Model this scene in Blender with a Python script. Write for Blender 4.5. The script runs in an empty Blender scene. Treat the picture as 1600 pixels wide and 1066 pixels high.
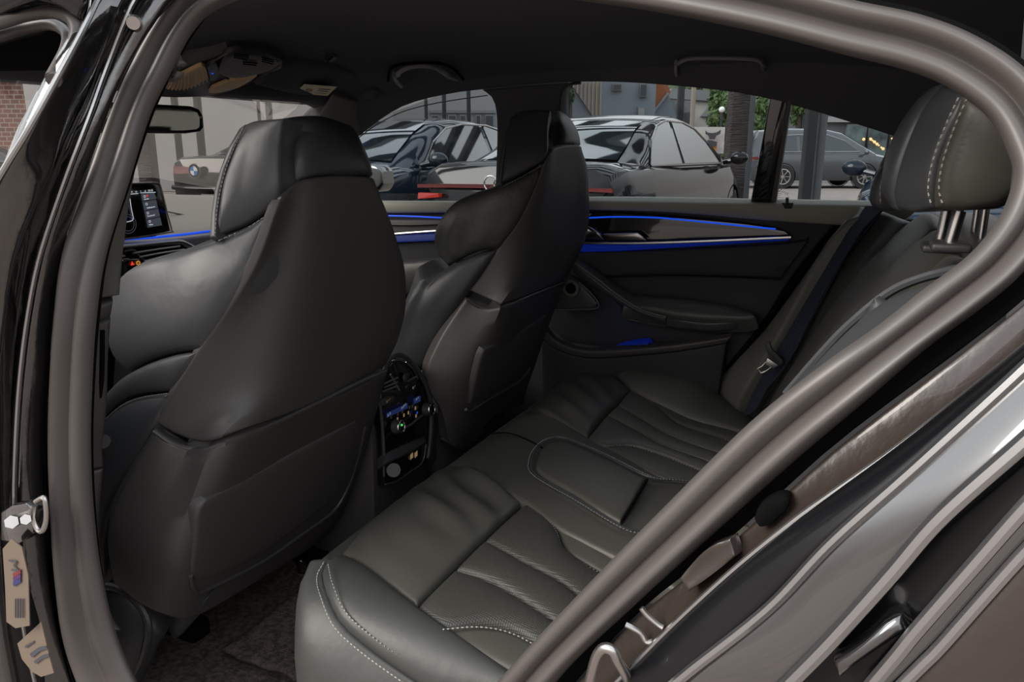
import bpy, bmesh, math, random
from mathutils import Vector, Matrix, noise
random.seed(7)
SC = bpy.context.scene
COL = SC.collection
# ------------------------------------------------------------------ camera, world, sun, exposure
F = 1200.0                                   # focal length in pixels of the 1600x1066 frame
CAM = Vector((0.0, -1.46, 1.13))
YAW, PITCH = math.radians(25.0), math.radians(14.1)
cd = bpy.data.cameras.new('camera'); cam = bpy.data.objects.new('camera', cd); COL.objects.link(cam)
cd.sensor_width = 36.0; cd.lens = 36.0 * F / 1600.0; cd.clip_start = 0.02; cd.clip_end = 500
cam.location = CAM; cam.rotation_euler = (math.pi / 2 - PITCH, 0, YAW)
SC.camera = cam
w = bpy.data.worlds.new('overcast_sky'); SC.world = w; w.use_nodes = True
nt = w.node_tree; nt.nodes.clear()
wo = nt.nodes.new('ShaderNodeOutputWorld'); bg = nt.nodes.new('ShaderNodeBackground')
tc = nt.nodes.new('ShaderNodeTexCoord'); sp = nt.nodes.new('ShaderNodeSeparateXYZ')
cr = nt.nodes.new('ShaderNodeValToRGB'); ns = nt.nodes.new('ShaderNodeTexNoise'); mx = nt.nodes.new('ShaderNodeMixRGB')
nt.links.new(tc.outputs['Generated'], sp.inputs[0]); nt.links.new(sp.outputs['Z'], cr.inputs[0])
cr.color_ramp.elements[0].position = 0.02; cr.color_ramp.elements[0].color = (0.26, 0.23, 0.21, 1)
for pos_, c_ in ((0.16, (0.34, 0.32, 0.31, 1)), (0.30, (0.74, 0.75, 0.76, 1))):
    el = cr.color_ramp.elements.new(pos_); el.color = c_
cr.color_ramp.elements[-1].position = 0.85; cr.color_ramp.elements[-1].color = (0.58, 0.62, 0.68, 1)
ns.inputs['Scale'].default_value = 2.6; ns.inputs['Detail'].default_value = 4
nt.links.new(tc.outputs['Generated'], ns.inputs['Vector'])
mx.blend_type = 'OVERLAY'; mx.inputs[0].default_value = 0.55
nt.links.new(cr.outputs[0], mx.inputs[1]); nt.links.new(ns.outputs[0], mx.inputs[2])
nt.links.new(mx.outputs[0], bg.inputs[0]); bg.inputs[1].default_value = 1.3
nt.links.new(bg.outputs[0], wo.inputs[0])
sd = bpy.data.lights.new('sun', 'SUN'); sd.energy = 2.2; sd.angle = math.radians(38); sd.color = (1.0, 0.93, 0.84)
so = bpy.data.objects.new('sun', sd); COL.objects.link(so); so.rotation_euler = (math.radians(56), 0, math.radians(-42))
SC.view_settings.view_transform = 'Standard'; SC.view_settings.look = 'None'
SC.view_settings.gamma = 1.0; SC.view_settings.use_curve_mapping = False
SC.view_settings.exposure = 0.95
SC.cycles.max_bounces = 8; SC.cycles.transparent_max_bounces = 12

# ------------------------------------------------------------------ pixel <-> place
FH = Vector((-math.sin(YAW), math.cos(YAW), 0)); RT = Vector((math.cos(YAW), math.sin(YAW), 0)); ZZ = Vector((0, 0, 1))
FW = FH * math.cos(PITCH) - ZZ * math.sin(PITCH); UP = FH * math.sin(PITCH) + ZZ * math.cos(PITCH)
AX = {'x': 0, 'y': 1, 'z': 2}
def ray(px, py): return FW + RT * ((px - 800) / F) + UP * ((533 - py) / F)
def at(px, py, s):
    """the point on the sight line that lies on a plane (axis, value) or on a surface f(p) = 0"""
    r = ray(px, py)
    if callable(s):
        a, b = 0.25, 4.0; fa = s(CAM + r * a)
        for _ in range(42):
            m = (a + b) / 2; fm = s(CAM + r * m)
            if (fm > 0) == (fa > 0): a = m
            else: b = m
        return CAM + r * a
    if s[0] == 'd': return CAM + r * s[1]
    k = AX[s[0]]
    return CAM + r * ((s[1] - CAM[k]) / r[k])
def crv(txt, *s):
    """polyline of pixels placed on the given plane(s); values run from first to last when two or more are given"""
    q = [tuple(float(v) for v in t.split(',')) for t in txt.split()]
    if len(s) == 1 and not isinstance(s[0], list): return [at(a, b, s[0]) for a, b in q]
    if len(s) == 1: ax, vals = s[0][0], s[0][1:]
    else: ax, vals = s[0], s[1:]
    out = []
    for i, (a, b) in enumerate(q):
        u = i / max(1, len(q) - 1) * (len(vals) - 1); k = min(int(u), len(vals) - 2) if len(vals) > 1 else 0
        v = vals[k] + (vals[k + 1] - vals[k]) * (u - k) if len(vals) > 1 else vals[0]
        out.append(at(a, b, (ax, v)))
    return out
def far(px, D, z=0.0):
    """ground place seen in column px at horizontal distance D"""
    p = CAM + FH * D + RT * ((px - 800) / F * math.cos(PITCH) * D); p.z = z; return p
def catmull(P, n):
    if len(P) == 2: return [P[0].lerp(P[1], i / (n - 1)) for i in range(n)]
    Q = [P[0] * 2 - P[1]] + list(P) + [P[-1] * 2 - P[-2]]
    out = []
    for i in range(n):
        u = i / (n - 1) * (len(P) - 1); k = min(int(u), len(P) - 2); t = u - k
        a, b, c, d = Q[k:k + 4]
        out.append(0.5 * ((2 * b) + (c - a) * t + (2 * a - 5 * b + 4 * c - d) * t * t + (3 * b - a - 3 * c + d) * t ** 3))
    return out
def even(P, params, fine=80):
    S = catmull(P, fine); L = [0.0]
    for a, b in zip(S, S[1:]): L.append(L[-1] + (b - a).length)
    tot = L[-1] or 1e-9; out = []; k = 0
    for u in params:
        g = u * tot; k = 0
        lo, hi = 0, len(L) - 1
        while hi - lo > 1:
            m = (lo + hi) // 2
            if L[m] <= g: lo = m
            else: hi = m
        seg = L[hi] - L[lo] or 1e-9
        out.append(S[lo].lerp(S[hi], min(1, max(0, (g - L[lo]) / seg))))
    return out
def length(P): return sum((b - a).length for a, b in zip(P, P[1:]))

# ------------------------------------------------------------------ object helpers
def tag(o, label=None, cat=None, group=None, kind=None):
    if label: o['label'] = label
    if cat: o['category'] = cat
    if group: o['group'] = group
    if kind: o['kind'] = kind
    return o
def empty(name, loc, label=None, cat=None, group=None, kind=None, rz=0.0):
    o = bpy.data.objects.new(name, None); COL.objects.link(o); o.location = loc; o.rotation_euler = (0, 0, rz)
    o.empty_display_size = 0.05
    return tag(o, label, cat, group, kind)
def link(name, verts, faces, m, parent=None, smooth=True, mats=None, fm=None):
    me = bpy.data.meshes.new(name)
    base = Vector((0, 0, 0))
    if parent is not None:
        base = parent_world(parent)
        if parent_rot(parent):
            R = Matrix.Rotation(-parent_rot(parent), 3, 'Z'); verts = [R @ (Vector(v) - base) for v in verts]; base = Vector((0, 0, 0))
    vs = [Vector(v) - base for v in verts]
    if parent is None:
        lo = Vector([min(v[i] for v in vs) for i in range(3)]); hi = Vector([max(v[i] for v in vs) for i in range(3)])
        org = Vector(((lo.x + hi.x) / 2, (lo.y + hi.y) / 2, lo.z))
        vs = [v - org for v in vs]
    me.from_pydata([tuple(v) for v in vs], [], faces)
    for mm in (mats or [m]): me.materials.append(mm)
    if fm:
        for p, i in zip(me.polygons, fm): p.material_index = i
    if smooth:
        for p in me.polygons: p.use_smooth = True
    me.update()
    o = bpy.data.objects.new(name, me); COL.objects.link(o)
    if parent is not None: o.parent = parent
    else: o.location = org
    return o
def parent_world(o):
    v = Vector(o.location)
    while o.parent is not None: o = o.parent; v = v + Vector(o.location)
    return v
def parent_rot(o):
    r = o.rotation_euler[2]
    while o.parent is not None: o = o.parent; r += o.rotation_euler[2]
    return r
class MB:
    """collects shapes that make up one mesh"""
    def __init__(s): s.v = []; s.f = []; s.fm = []; s.cur = 0
    def add(s, v, f):
        n = len(s.v); s.v += [Vector(q) for q in v]; s.f += [tuple(i + n for i in q) for q in f]; s.fm += [s.cur] * len(f); return s
    def box(s, lo, hi, bev=0.0):
        bm = bmesh.new(); bmesh.ops.create_cube(bm, size=1)
        lo = Vector(lo); hi = Vector(hi); c = (lo + hi) / 2; d = hi - lo
        for v in bm.verts: v.co = Vector((c.x + v.co.x * d.x, c.y + v.co.y * d.y, c.z + v.co.z * d.z))
        if bev: bmesh.ops.bevel(bm, geom=list(bm.edges), offset=min(bev, min(abs(d.x), abs(d.y), abs(d.z)) * .45), segments=3, profile=.5, affect='EDGES')
        return s.bm(bm)
    def bm(s, bm):
        bm.verts.ensure_lookup_table(); bm.verts.index_update()
        s.add([v.co.copy() for v in bm.verts], [[v.index for v in f.verts] for f in bm.faces]); bm.free(); return s
    def slab(s, poly, vec, bev=0.0):
        """polygon extruded along vec"""
        n = len(poly); vec = Vector(vec)
        bm = bmesh.new(); a = [bm.verts.new(p) for p in poly]; b = [bm.verts.new(Vector(p) + vec) for p in poly]
        bm.faces.new(a); bm.faces.new(list(reversed(b)))
        for i in range(n): bm.faces.new((a[i], b[i], b[(i + 1) % n], a[(i + 1) % n]))
        bmesh.ops.recalc_face_normals(bm, faces=bm.faces)
        if bev: bmesh.ops.bevel(bm, geom=list(bm.edges), offset=bev, segments=2, profile=.5, affect='EDGES')
        return s.bm(bm)
    def tube(s, P, r, n=10, closed=False, caps=True, flat=1.0, up=None):
        P = [Vector(p) for p in P]; m = len(P); rings = []; prev = None
        for i, p in enumerate(P):
            a = P[i - 1] if (i or closed) else P[i]; b = P[(i + 1) % m] if (i < m - 1 or closed) else P[i]
            t = (b - a).normalized()
            ref = Vector(up) if up else (prev if prev else (ZZ if abs(t.z) < .9 else Vector((1, 0, 0))))
            x = (ref - t * ref.dot(t)); x = x.normalized() if x.length > 1e-6 else t.orthogonal().normalized()
            y = t.cross(x); prev = x; rr = r(i / (m - 1)) if callable(r) else r
            rings.append([p + x * math.cos(2 * math.pi * k / n) * rr + y * math.sin(2 * math.pi * k / n) * rr * flat for k in range(n)])
        v = [q for g in rings for q in g]; f = []
        for i in range(m if closed else m - 1):
            j = (i + 1) % m
            for k in range(n): f.append((i * n + k, i * n + (k + 1) % n, j * n + (k + 1) % n, j * n + k))
        if caps and not closed: f += [tuple(range(n))[::-1], tuple(range((m - 1) * n, m * n))]
        return s.add(v, f)
    def cyl(s, a, b, r, n=20, r2=None):
        return s.tube([a, b], (lambda u: r + ((r2 if r2 is not None else r) - r) * u), n)
    def ball(s, c, r, n=14, sc=(1, 1, 1)):
        bm = bmesh.new(); bmesh.ops.create_uvsphere(bm, u_segments=n, v_segments=max(6, n // 2 + 2), radius=r)
        for v in bm.verts: v.co = Vector((v.co.x * sc[0], v.co.y * sc[1], v.co.z * sc[2])) + Vector(c)
        return s.bm(bm)
    def ring(s, c, nrm, R, r, n=24, m=8):
        nrm = Vector(nrm).normalized(); x = nrm.orthogonal().normalized(); y = nrm.cross(x)
        return s.tube([Vector(c) + x * math.cos(2 * math.pi * k / n) * R + y * math.sin(2 * math.pi * k / n) * R for k in range(n)], r, m, closed=True, up=nrm)
    def sweep(s, P, prof, upf, closed=False):
        """profile points (across, out) carried along P; upf(p) is the outward direction"""
        m = len(P); n = len(prof); v = []
        for i, p in enumerate(P):
            a = P[i - 1] if (i or closed) else P[i]; b = P[(i + 1) % m] if (i < m - 1 or closed) else P[i]
            t = (b - a).normalized(); o = upf(p); o = (o - t * o.dot(t)).normalized(); x = t.cross(o)
            v += [p + x * c + o * h for c, h in prof]
        f = []
        for i in range(m if closed else m - 1):
            j = (i + 1) % m
            for k in range(n - 1): f.append((i * n + k, i * n + k + 1, j * n + k + 1, j * n + k))
        return s.add(v, f)
    def build(s, name, m, parent=None, smooth=True, mats=None):
        o = link(name, s.v, s.f, m, parent, smooth, mats, s.fm if mats else None)
        if smooth: autos(o)
        return o
def autos(o, ang=38):
    me = o.data
    bm = bmesh.new(); bm.from_mesh(me); bmesh.ops.recalc_face_normals(bm, faces=bm.faces)
    for e in bm.edges:
        if len(e.link_faces) == 2 and e.calc_face_angle(0) > math.radians(ang): e.smooth = False
    bm.to_mesh(me); bm.free()
def sstep(x): x = max(0.0, min(1.0, x)); return x * x * (3 - 2 * x)
def params(L, roll, n):
    r = min(.2, roll / max(L, 1e-6))
    e = [0, r * .2, r * .45, r * .7]
    mid = [r + (1 - 2 * r) * i / (n - 1) for i in range(n)]
    return e + mid + [1 - q for q in reversed(e)]
def skin(name, G, U, V, lu, lv, m, parent, puff=.006, roll=.008, drop=None, thick=.02, disp=None, edges='tblr', face=None, build=True):
    """closes a grid of points into a padded panel: rounded rim, back skin, thickness"""
    nu, nv = len(U), len(V); drop = roll * .7 if drop is None else drop
    N = [[None] * nv for _ in range(nu)]
    c = G[nu // 2][nv // 2]; eye = face if face is not None else (CAM - c)
    for i in range(nu):
        for j in range(nv):
            a = G[min(i + 1, nu - 1)][j] - G[max(i - 1, 0)][j]; b = G[i][min(j + 1, nv - 1)] - G[i][max(j - 1, 0)]
            q = a.cross(b); N[i][j] = q.normalized() if q.length > 1e-10 else Vector((0, 0, 1))
    s0 = 1 if N[nu // 2][nv // 2].dot(eye) > 0 else -1
    vs = []
    for i in range(nu):
        for j in range(nv):
            u, v = U[i], V[j]; d = 1e9
            if 'l' in edges: d = min(d, u * lu)
            if 'r' in edges: d = min(d, (1 - u) * lu)
            if 't' in edges: d = min(d, v * lv)
            if 'b' in edges: d = min(d, (1 - v) * lv)
            k = 1.0 if d >= roll else math.sqrt(max(0, 1 - (1 - d / roll) ** 2))
            bu = (4 * u * (1 - u)) if ('l' in edges or 'r' in edges) else 1; bv = (4 * v * (1 - v)) if ('t' in edges or 'b' in edges) else 1
            off = -drop * (1 - k) + puff * math.sqrt(max(0, bu * bv)) + (disp(u, v) if disp else 0)
            vs.append(G[i][j] + N[i][j] * s0 * off)
    idx = lambda i, j: i * nv + j
    fs = []
    for i in range(nu - 1):
        for j in range(nv - 1):
            q = (idx(i, j), idx(i + 1, j), idx(i + 1, j + 1), idx(i, j + 1)); fs.append(q if s0 > 0 else q[::-1])
    if thick:
        loop = [(i, 0) for i in range(nu)] + [(nu - 1, j) for j in range(1, nv)] + [(i, nv - 1) for i in range(nu - 2, -1, -1)] + [(0, j) for j in range(nv - 2, 0, -1)]
        mean = N[nu // 2][nv // 2] * s0
        b0 = len(vs)
        for i, j in loop: vs.append(vs[idx(i, j)] - (N[i][j] * s0 * .5 + mean * .5) * thick)
        n = len(loop)
        for k in range(n):
            a, b = idx(*loop[k]), idx(*loop[(k + 1) % n]); q = (a, b, b0 + (k + 1) % n, b0 + k); fs.append(q[::-1] if s0 > 0 else q)
        # back skin follows the front on every other grid line
        iu = sorted(set(list(range(0, nu, 3)) + [nu - 1])); jv = sorted(set(list(range(0, nv, 3)) + [nv - 1])); bmap = {}
        for i in iu:
            for j in jv: bmap[i, j] = len(vs); vs.append(vs[idx(i, j)] - (N[i][j] * s0 * .5 + mean * .5) * thick)
        for i, i2 in zip(iu, iu[1:]):
            for j, j2 in zip(jv, jv[1:]):
                q = (bmap[i, j], bmap[i, j2], bmap[i2, j2], bmap[i2, j]); fs.append(q if s0 > 0 else q[::-1])
    if not build: return vs, fs
    o = link(name, vs, fs, m, parent)
    autos(o, 50)
    return o
def panel(name, T, B, L, R, m, parent=None, n=14, **k):
    """padded patch between a top and a bottom curve (left to right); L and R hold the inner points of the sides (top to bottom)"""
    L = [T[0]] + list(L) + [B[0]]; R = [T[-1]] + list(R) + [B[-1]]
    lu = (length(T) + length(B)) / 2; lv = (length(L) + length(R)) / 2; roll = k.get('roll', .008)
    U = params(lu, roll, n); V = params(lv, roll, n)
    T_, B_, L_, R_ = even(T, U), even(B, U), even(L, V), even(R, V)
    G = []
    for i, u in enumerate(U):
        row = []
        for j, v in enumerate(V):
            row.append(T_[i] * (1 - v) + B_[i] * v + L_[j] * (1 - u) + R_[j] * u - (T_[0] * (1 - u) * (1 - v) + T_[-1] * u * (1 - v) + B_[0] * (1 - u) * v + B_[-1] * u * v))
        G.append(row)
    return skin(name, G, U, V, lu, lv, m, parent, **k)
def loft(name, cols, m, parent=None, n=20, **k):
    """smooth surface through columns of points (each top to bottom), left to right"""
    lv = length(cols[len(cols) // 2]); lu = length([c[len(c) // 2] for c in cols]); roll = k.get('roll', .008)
    U = params(lu, roll, n); V = params(lv, roll, n)
    C2 = [even(c, V) for c in cols]; G = [[None] * len(V) for _ in U]
    for j in range(len(V)):
        r = even([c[j] for c in C2], U)
        for i in range(len(U)): G[i][j] = r[i]
    return skin(name, G, U, V, lu, lv, m, parent, **k)
def stitch(name, P, m, parent, pitch=.007, r=.0009, lift=.001, mb=None):
    """a row of thread stitches along a line"""
    L = length(catmull(P, 40)); n = max(2, int(L / pitch)); Q = even(P, [i / n for i in range(n + 1)])
    M = mb or MB()
    for a, b in zip(Q, Q[1:]):
        t = (CAM - a).normalized() * lift
        M.tube([a.lerp(b, .12) + t, a.lerp(b, .5) + t * 1.6, a.lerp(b, .78) + t], r, 5)
    return M if mb is not None else M.build(name, m, parent)
def cord(name, P, r, m, parent=None, n=40, k=8, flat=1.0, lift=0.0):
    Q = catmull(P, n)
    if lift: Q = [q + (CAM - q).normalized() * lift for q in Q]
    return MB().tube(Q, r, k, flat=flat).build(name, m, parent)

# ------------------------------------------------------------------ materials
def mat(name, col, rough=.5, metal=0.0, coat=0.0, cior=1.5, emit=None, es=1.0, bump=None, var=None, spec=.5, alpha=None, coat_r=.03):
    """bump = (scale, strength, distance[, stretch]); var = (scale, second colour, amount)"""
    m = bpy.data.materials.new(name); m.use_nodes = True; nt = m.node_tree; b = nt.nodes['Principled BSDF']
    b.inputs['Base Color'].default_value = (*col, 1); b.inputs['Roughness'].default_value = rough
    b.inputs['Metallic'].default_value = metal; b.inputs['Coat Weight'].default_value = coat; b.inputs['Coat Roughness'].default_value = coat_r; b.inputs['Coat IOR'].default_value = cior
    b.inputs['Specular IOR Level'].default_value = spec
    if emit: b.inputs['Emission Color'].default_value = (*emit, 1); b.inputs['Emission Strength'].default_value = es
    t = nt.nodes.new('ShaderNodeTexCoord')
    def coords(st):
        if st is None: return t.outputs['Object']
        mp = nt.nodes.new('ShaderNodeMapping'); mp.inputs['Scale'].default_value = st; nt.links.new(t.outputs['Object'], mp.inputs[0]); return mp.outputs[0]
    if var:
        n = nt.nodes.new('ShaderNodeTexNoise'); n.inputs['Scale'].default_value = var[0]; n.inputs['Detail'].default_value = 5
        nt.links.new(coords(None), n.inputs['Vector']); r = nt.nodes.new('ShaderNodeValToRGB')
        r.color_ramp.elements[0].position = .38; r.color_ramp.elements[1].position = .64
        r.color_ramp.elements[0].color = (*col, 1); r.color_ramp.elements[1].color = (*var[1], 1)
        nt.links.new(n.outputs[0], r.inputs[0]); nt.links.new(r.outputs[0], b.inputs['Base Color'])
    if bump:
        prev = None
        for q in (bump if isinstance(bump, list) else [bump]):
            sc, st, di = q[:3]; stretch = q[3] if len(q) > 3 else None; ty = q[4] if len(q) > 4 else 'n'
            if ty == 'v': n = nt.nodes.new('ShaderNodeTexVoronoi'); n.inputs['Scale'].default_value = sc; n.inputs['Randomness'].default_value = 0.0
            else: n = nt.nodes.new('ShaderNodeTexNoise'); n.inputs['Scale'].default_value = sc; n.inputs['Detail'].default_value = 4
            nt.links.new(coords(stretch), n.inputs['Vector'])
            bp = nt.nodes.new('ShaderNodeBump'); bp.inputs['Strength'].default_value = st; bp.inputs['Distance'].default_value = di
            nt.links.new(n.outputs[0], bp.inputs['Height'])
            if prev: nt.links.new(prev.outputs[0], bp.inputs['Normal'])
            prev = bp
        nt.links.new(prev.outputs[0], b.inputs['Normal'])
    return m
def glass(name, tint, refl=.08):
    m = bpy.data.materials.new(name); m.use_nodes = True; nt = m.node_tree; nt.nodes.clear()
    o = nt.nodes.new('ShaderNodeOutputMaterial'); tr = nt.nodes.new('ShaderNodeBsdfTransparent'); g = nt.nodes.new('ShaderNodeBsdfGlossy')
    x = nt.nodes.new('ShaderNodeMixShader'); fr = nt.nodes.new('ShaderNodeFresnel'); fr.inputs[0].default_value = 1.45
    tr.inputs[0].default_value = (*tint, 1); g.inputs['Roughness'].default_value = .01; g.inputs[0].default_value = (.9, .9, .9, 1)
    mm = nt.nodes.new('ShaderNodeMath'); mm.operation = 'MULTIPLY'; mm.inputs[1].default_value = refl * 10
    nt.links.new(fr.outputs[0], mm.inputs[0]); nt.links.new(mm.outputs[0], x.inputs[0])
    nt.links.new(tr.outputs[0], x.inputs[1]); nt.links.new(g.outputs[0], x.inputs[2]); nt.links.new(x.outputs[0], o.inputs[0])
    return m
M = {}
M['leather'] = mat('black_leather', (.043, .044, .041), .44, bump=[(9, .25, .012), (30, .18, .003), (420, .12, .0006)], spec=.38)
M['leather_fold'] = mat('soft_black_leather', (.043, .044, .041), .40, bump=[(7, .5, .02, (1, .45, 1)), (22, .35, .006, (1, .4, 1)), (420, .12, .0006)], spec=.45)
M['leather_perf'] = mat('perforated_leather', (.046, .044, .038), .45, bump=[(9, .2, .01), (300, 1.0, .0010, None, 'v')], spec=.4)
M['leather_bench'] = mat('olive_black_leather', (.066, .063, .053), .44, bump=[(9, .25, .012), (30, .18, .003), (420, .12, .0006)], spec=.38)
M['leather_lit'] = mat('lit_olive_leather', (.100, .097, .082), .46, bump=[(9, .25, .012), (420, .12, .0006)], spec=.38)  # bench leather made lighter, light from the far window put into the colour
M['leather_side'] = mat('satin_black_leather', (.040, .041, .044), .40, bump=[(10, .2, .012), (380, .1, .0006)], spec=.34)
M['shell'] = mat('soft_touch_plastic', (.050, .046, .044), .52, bump=[(900, .12, .0004)], spec=.45)
M['shell2'] = mat('dark_moulded_plastic', (.044, .040, .038), .46, bump=[(900, .15, .0004)], spec=.5)
M['plastic'] = mat('black_grained_plastic', (.03, .03, .031), .5, bump=[(700, .25, .0005)])
M['piano'] = mat('gloss_black_trim', (.006, .006, .007), .08, coat=1.0)
M['dark'] = mat('matt_black', (.004, .004, .004), .95, spec=.05)
M['cloth'] = mat('anthracite_headliner', (.085, .084, .092), .95, bump=(1200, .2, .0004), spec=.1)
M['carpet'] = mat('brown_black_carpet', (.062, .050, .044), 1.0, bump=[(260, 1.0, .006), (14, .6, .012)], var=(90, (.14, .11, .095), 1), spec=.1)
M['rubber'] = mat('door_seal_rubber', (.078, .069, .064), .40, bump=(60, .05, .002), spec=.5)
M['paint_d'] = mat('dull_black_paint', (.004, .004, .005), .3, coat=.25, cior=1.4, spec=.25)
M['paint'] = mat('black_car_paint', (.006, .006, .007), .22, coat=1.0, cior=2.3, spec=.6)
M['paint_n'] = mat('black_jamb_paint', (.010, .009, .009), .16, coat=1.0, cior=1.8, coat_r=.08, bump=[(16, .5, .012), (60, .3, .003)], spec=.6)
M['edge'] = mat('rounded_paint_edge', (.02, .02, .022), .3, coat=1.0, coat_r=.25, cior=4.0, spec=.8)
M['chrome'] = mat('satin_chrome', (.62, .61, .60), .25, metal=1.0)
M['steel'] = mat('zinc_steel', (.50, .48, .46), .32, metal=1.0)
M['thread'] = mat('grey_thread', (.20, .20, .19), .7)
M['thread_l'] = mat('pale_thread', (.34, .33, .30), .7)
M['blue'] = mat('blue_light_strip', (.0, .02, .2), .4, emit=(.01, .10, 1.0), es=.34)
M['belt'] = mat('belt_webbing', (.018, .021, .032), .75, bump=(500, .6, .001, (1, 1, .2)), var=(300, (.035, .042, .06), 1), spec=.2)
M['trimgrey'] = mat('grey_green_trim', (.090, .088, .080), .62, bump=(700, .15, .0005))
M['sill'] = mat('soft_grey_door_top', (.28, .275, .235), .58, bump=(700, .15, .0005), spec=.4)
M['door'] = mat('black_door_card', (.019, .019, .023), .62, bump=(600, .15, .0005), spec=.35)
M['beige'] = mat('light_dash_trim', (.22, .20, .17), .5, bump=(500, .12, .0005))
M['glass'] = glass('side_glass', (.76, .79, .80), .05)
M['wglass'] = glass('windscreen_glass', (.88, .87, .86), .03)
# ------------------------------------------------------------------ front seats
def profile(tab):
    def X(z):
        for (a, xa), (b, xb) in zip(tab, tab[1:]):
            if z <= b: return xa + (xb - xa) * max(0.0, (z - a)) / (b - a) if z > a else xa
        return tab[-1][1]
    return lambda p: p.x - X(p.z)
def off(P, dx=0, dy=0, dz=0): return [p + Vector((dx, dy, dz)) for p in P]
def seat_core(root, yc, x0, z0, hw):
    """cushion, squab filling and the front faces of a seat, seen only from other sides"""
    b = MB().box((x0 - .60, yc - hw + .03, .26), (x0 - .10, yc + hw - .03, .43), .05)
    b.box((x0 - .62, yc - hw, .30), (x0 - .12, yc - hw + .09, .47), .04).box((x0 - .62, yc + hw - .09, .30), (x0 - .12, yc + hw, .47), .04)
    b.build('seat_cushion', M['leather_side'], root)

# ---- driver's seat, nearest the camera
SN = profile([(.2, -1.07), (.41, -1.0), (.67, -.905), (.9, -.852), (1.06, -.84), (1.2, -.865)])
seat1 = empty('front_seat', (-1.15, -.37, .12), 'large black leather front seat nearest the open door, map pocket on its back', 'car seat', 'front seats of the car')
edge_l = crv("440,307 431,330 393,427 313,545 240,660", 'y', -.50, -.52, -.56, -.60, -.63)
ridge = crv("463,287 452,340 418,438 357,568 297,688", 'y', -.458, -.475, -.52, -.565, -.60)
sec = crv("491,279 487,340 470,450 430,590 362,677", SN)
mid = crv("535,274 548,350 548,450 530,550 492,630", SN)
rgt = crv("583,277 606,335 630,410 633,480 622,530 604,571", 'y', -.245, -.205, -.15, -.13, -.125, -.125)
wrap = [q + Vector((-.07, .004, 0)) for q in rgt]
loft('back_shell', [edge_l, ridge, sec, mid, rgt, wrap], M['shell'], seat1, n=26, puff=0, roll=.006, thick=.012)
# headrest, one piece with the back
HB = profile([(1.0, -.845), (1.10, -.845), (1.2, -.89)])
hr_seam = crv("445,200 441,250 440,304", 'y', -.465, -.48, -.495)
top = crv("445,188 491,182 525,187 547,196", 'z', 1.183, 1.187, 1.184, 1.178)
bot = crv("441,303 463,284 491,276 535,271 582,274", 'y', -.495, -.455, -.41, -.33, -.247)
hR = crv("562,214 574,240 580,256", 'y', -.29, -.265, -.255)
loft('head_restraint', [[at(443, 184, ('x', -.96))] + crv("443,215 441,255 440,303", 'x', -.90, -.895, -.892),
     [at(470, 181, ('x', -.965))] + crv("475,205 468,245 464,283", 'x', -.875, -.858, -.858),
     [at(505, 182, ('x', -.97))] + crv("510,205 512,240 508,273", 'x', -.87, -.845, -.842),
     [at(545, 195, ('x', -.96))] + crv("556,216 568,245 573,273", 'x', -.88, -.85, -.845),
     [at(550, 199, ('x', -.97))] + crv("563,219 577,250 584,275", 'x', -.905, -.875, -.868)], M['leather_side'], seat1, n=20, puff=.002, roll=.008, thick=.05)
hs_t = crv("376,198 389,190 415,185 443,183", 'y', -.475, -.47)
hs_b = crv("333,371 358,363 384,353 432,322", 'y', -.56, -.535, -.52, -.50)
o = panel('headrest_side', crv("383,194 400,188 443,184", 'y', -.475, -.468), crv("337,372 360,362 384,353 434,320", 'y', -.55, -.535, -.52, -.50),
      crv("366,236 349,283 341,330", 'y', -.50, -.52, -.54), crv("443,215 441,255 440,290", 'y', -.47, -.485, -.495), M['leather_side'], seat1, puff=.014, roll=.008, thick=.05)
stitch('seam_stitching', crv("380,200 358,250 346,290 339,330 336,368", 'y', -.485, -.505, -.52, -.54, -.55), M['thread'], seat1, lift=.006)
panel('headrest_piping', crv("374,201 384,193", 'y', -.478), crv("327,373 337,371", 'y', -.558), crv("355,236 338,291 329,345", 'y', -.50, -.52, -.545), crv("365,236 348,285 340,335", 'y', -.50, -.52, -.54), M['leather_side'], seat1, n=6, puff=.004, roll=.004, thick=.06)
stitch('seam_stitching', crv("432,327 384,358 362,367 340,377", 'y', -.505, -.52, -.535, -.55), M['thread'], seat1, pitch=.008, lift=.004)
# shoulder wing
panel('shoulder_bolster', crv("189,432 214,414 277,394 327,376 385,355 433,324", 'y', -.56, -.57, -.56, -.55, -.525, -.503),
      crv("205,583 238,564 277,551 311,546", 'y', -.585, -.59, -.595, -.60),
      crv("178,466 170,509 175,549 190,572", 'y', -.555, -.56, -.57, -.58), crv("424,345 408,385 392,427 354,486", 'y', -.51, -.535, -.556, -.58),
      M['leather_side'], seat1, n=18, puff=.022, roll=.014, thick=.07)
panel('side_bolster', crv("163,619 185,600 205,584 238,566 277,553 310,548", 'y', -.565, -.575, -.585, -.59, -.595, -.60),
      crv("150,665 187,631 218,617 266,611", 'y', -.585, -.595, -.60, -.612), crv("156,640", 'y', -.575), crv("288,580", 'y', -.608),
      M['leather_side'], seat1, puff=.012, roll=.010, thick=.07)
stitch('seam_stitching', crv("150,668 187,636 218,622 262,615", 'y', -.587, -.598, -.603, -.615), M['thread'], seat1, lift=.006)
panel('lower_bolster', crv("150,668 187,634 218,620 265,613", 'y', -.585, -.595, -.60, -.612), crv("140,905 150,910 166,905", 'y', -.60, -.62),
      crv("140,760 136,840", 'y', -.60), crv("240,660 205,729 170,800 162,850", 'y', -.633, -.64, -.64, -.635), M['leather_side'], seat1, puff=.010, roll=.010, thick=.07)
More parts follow.
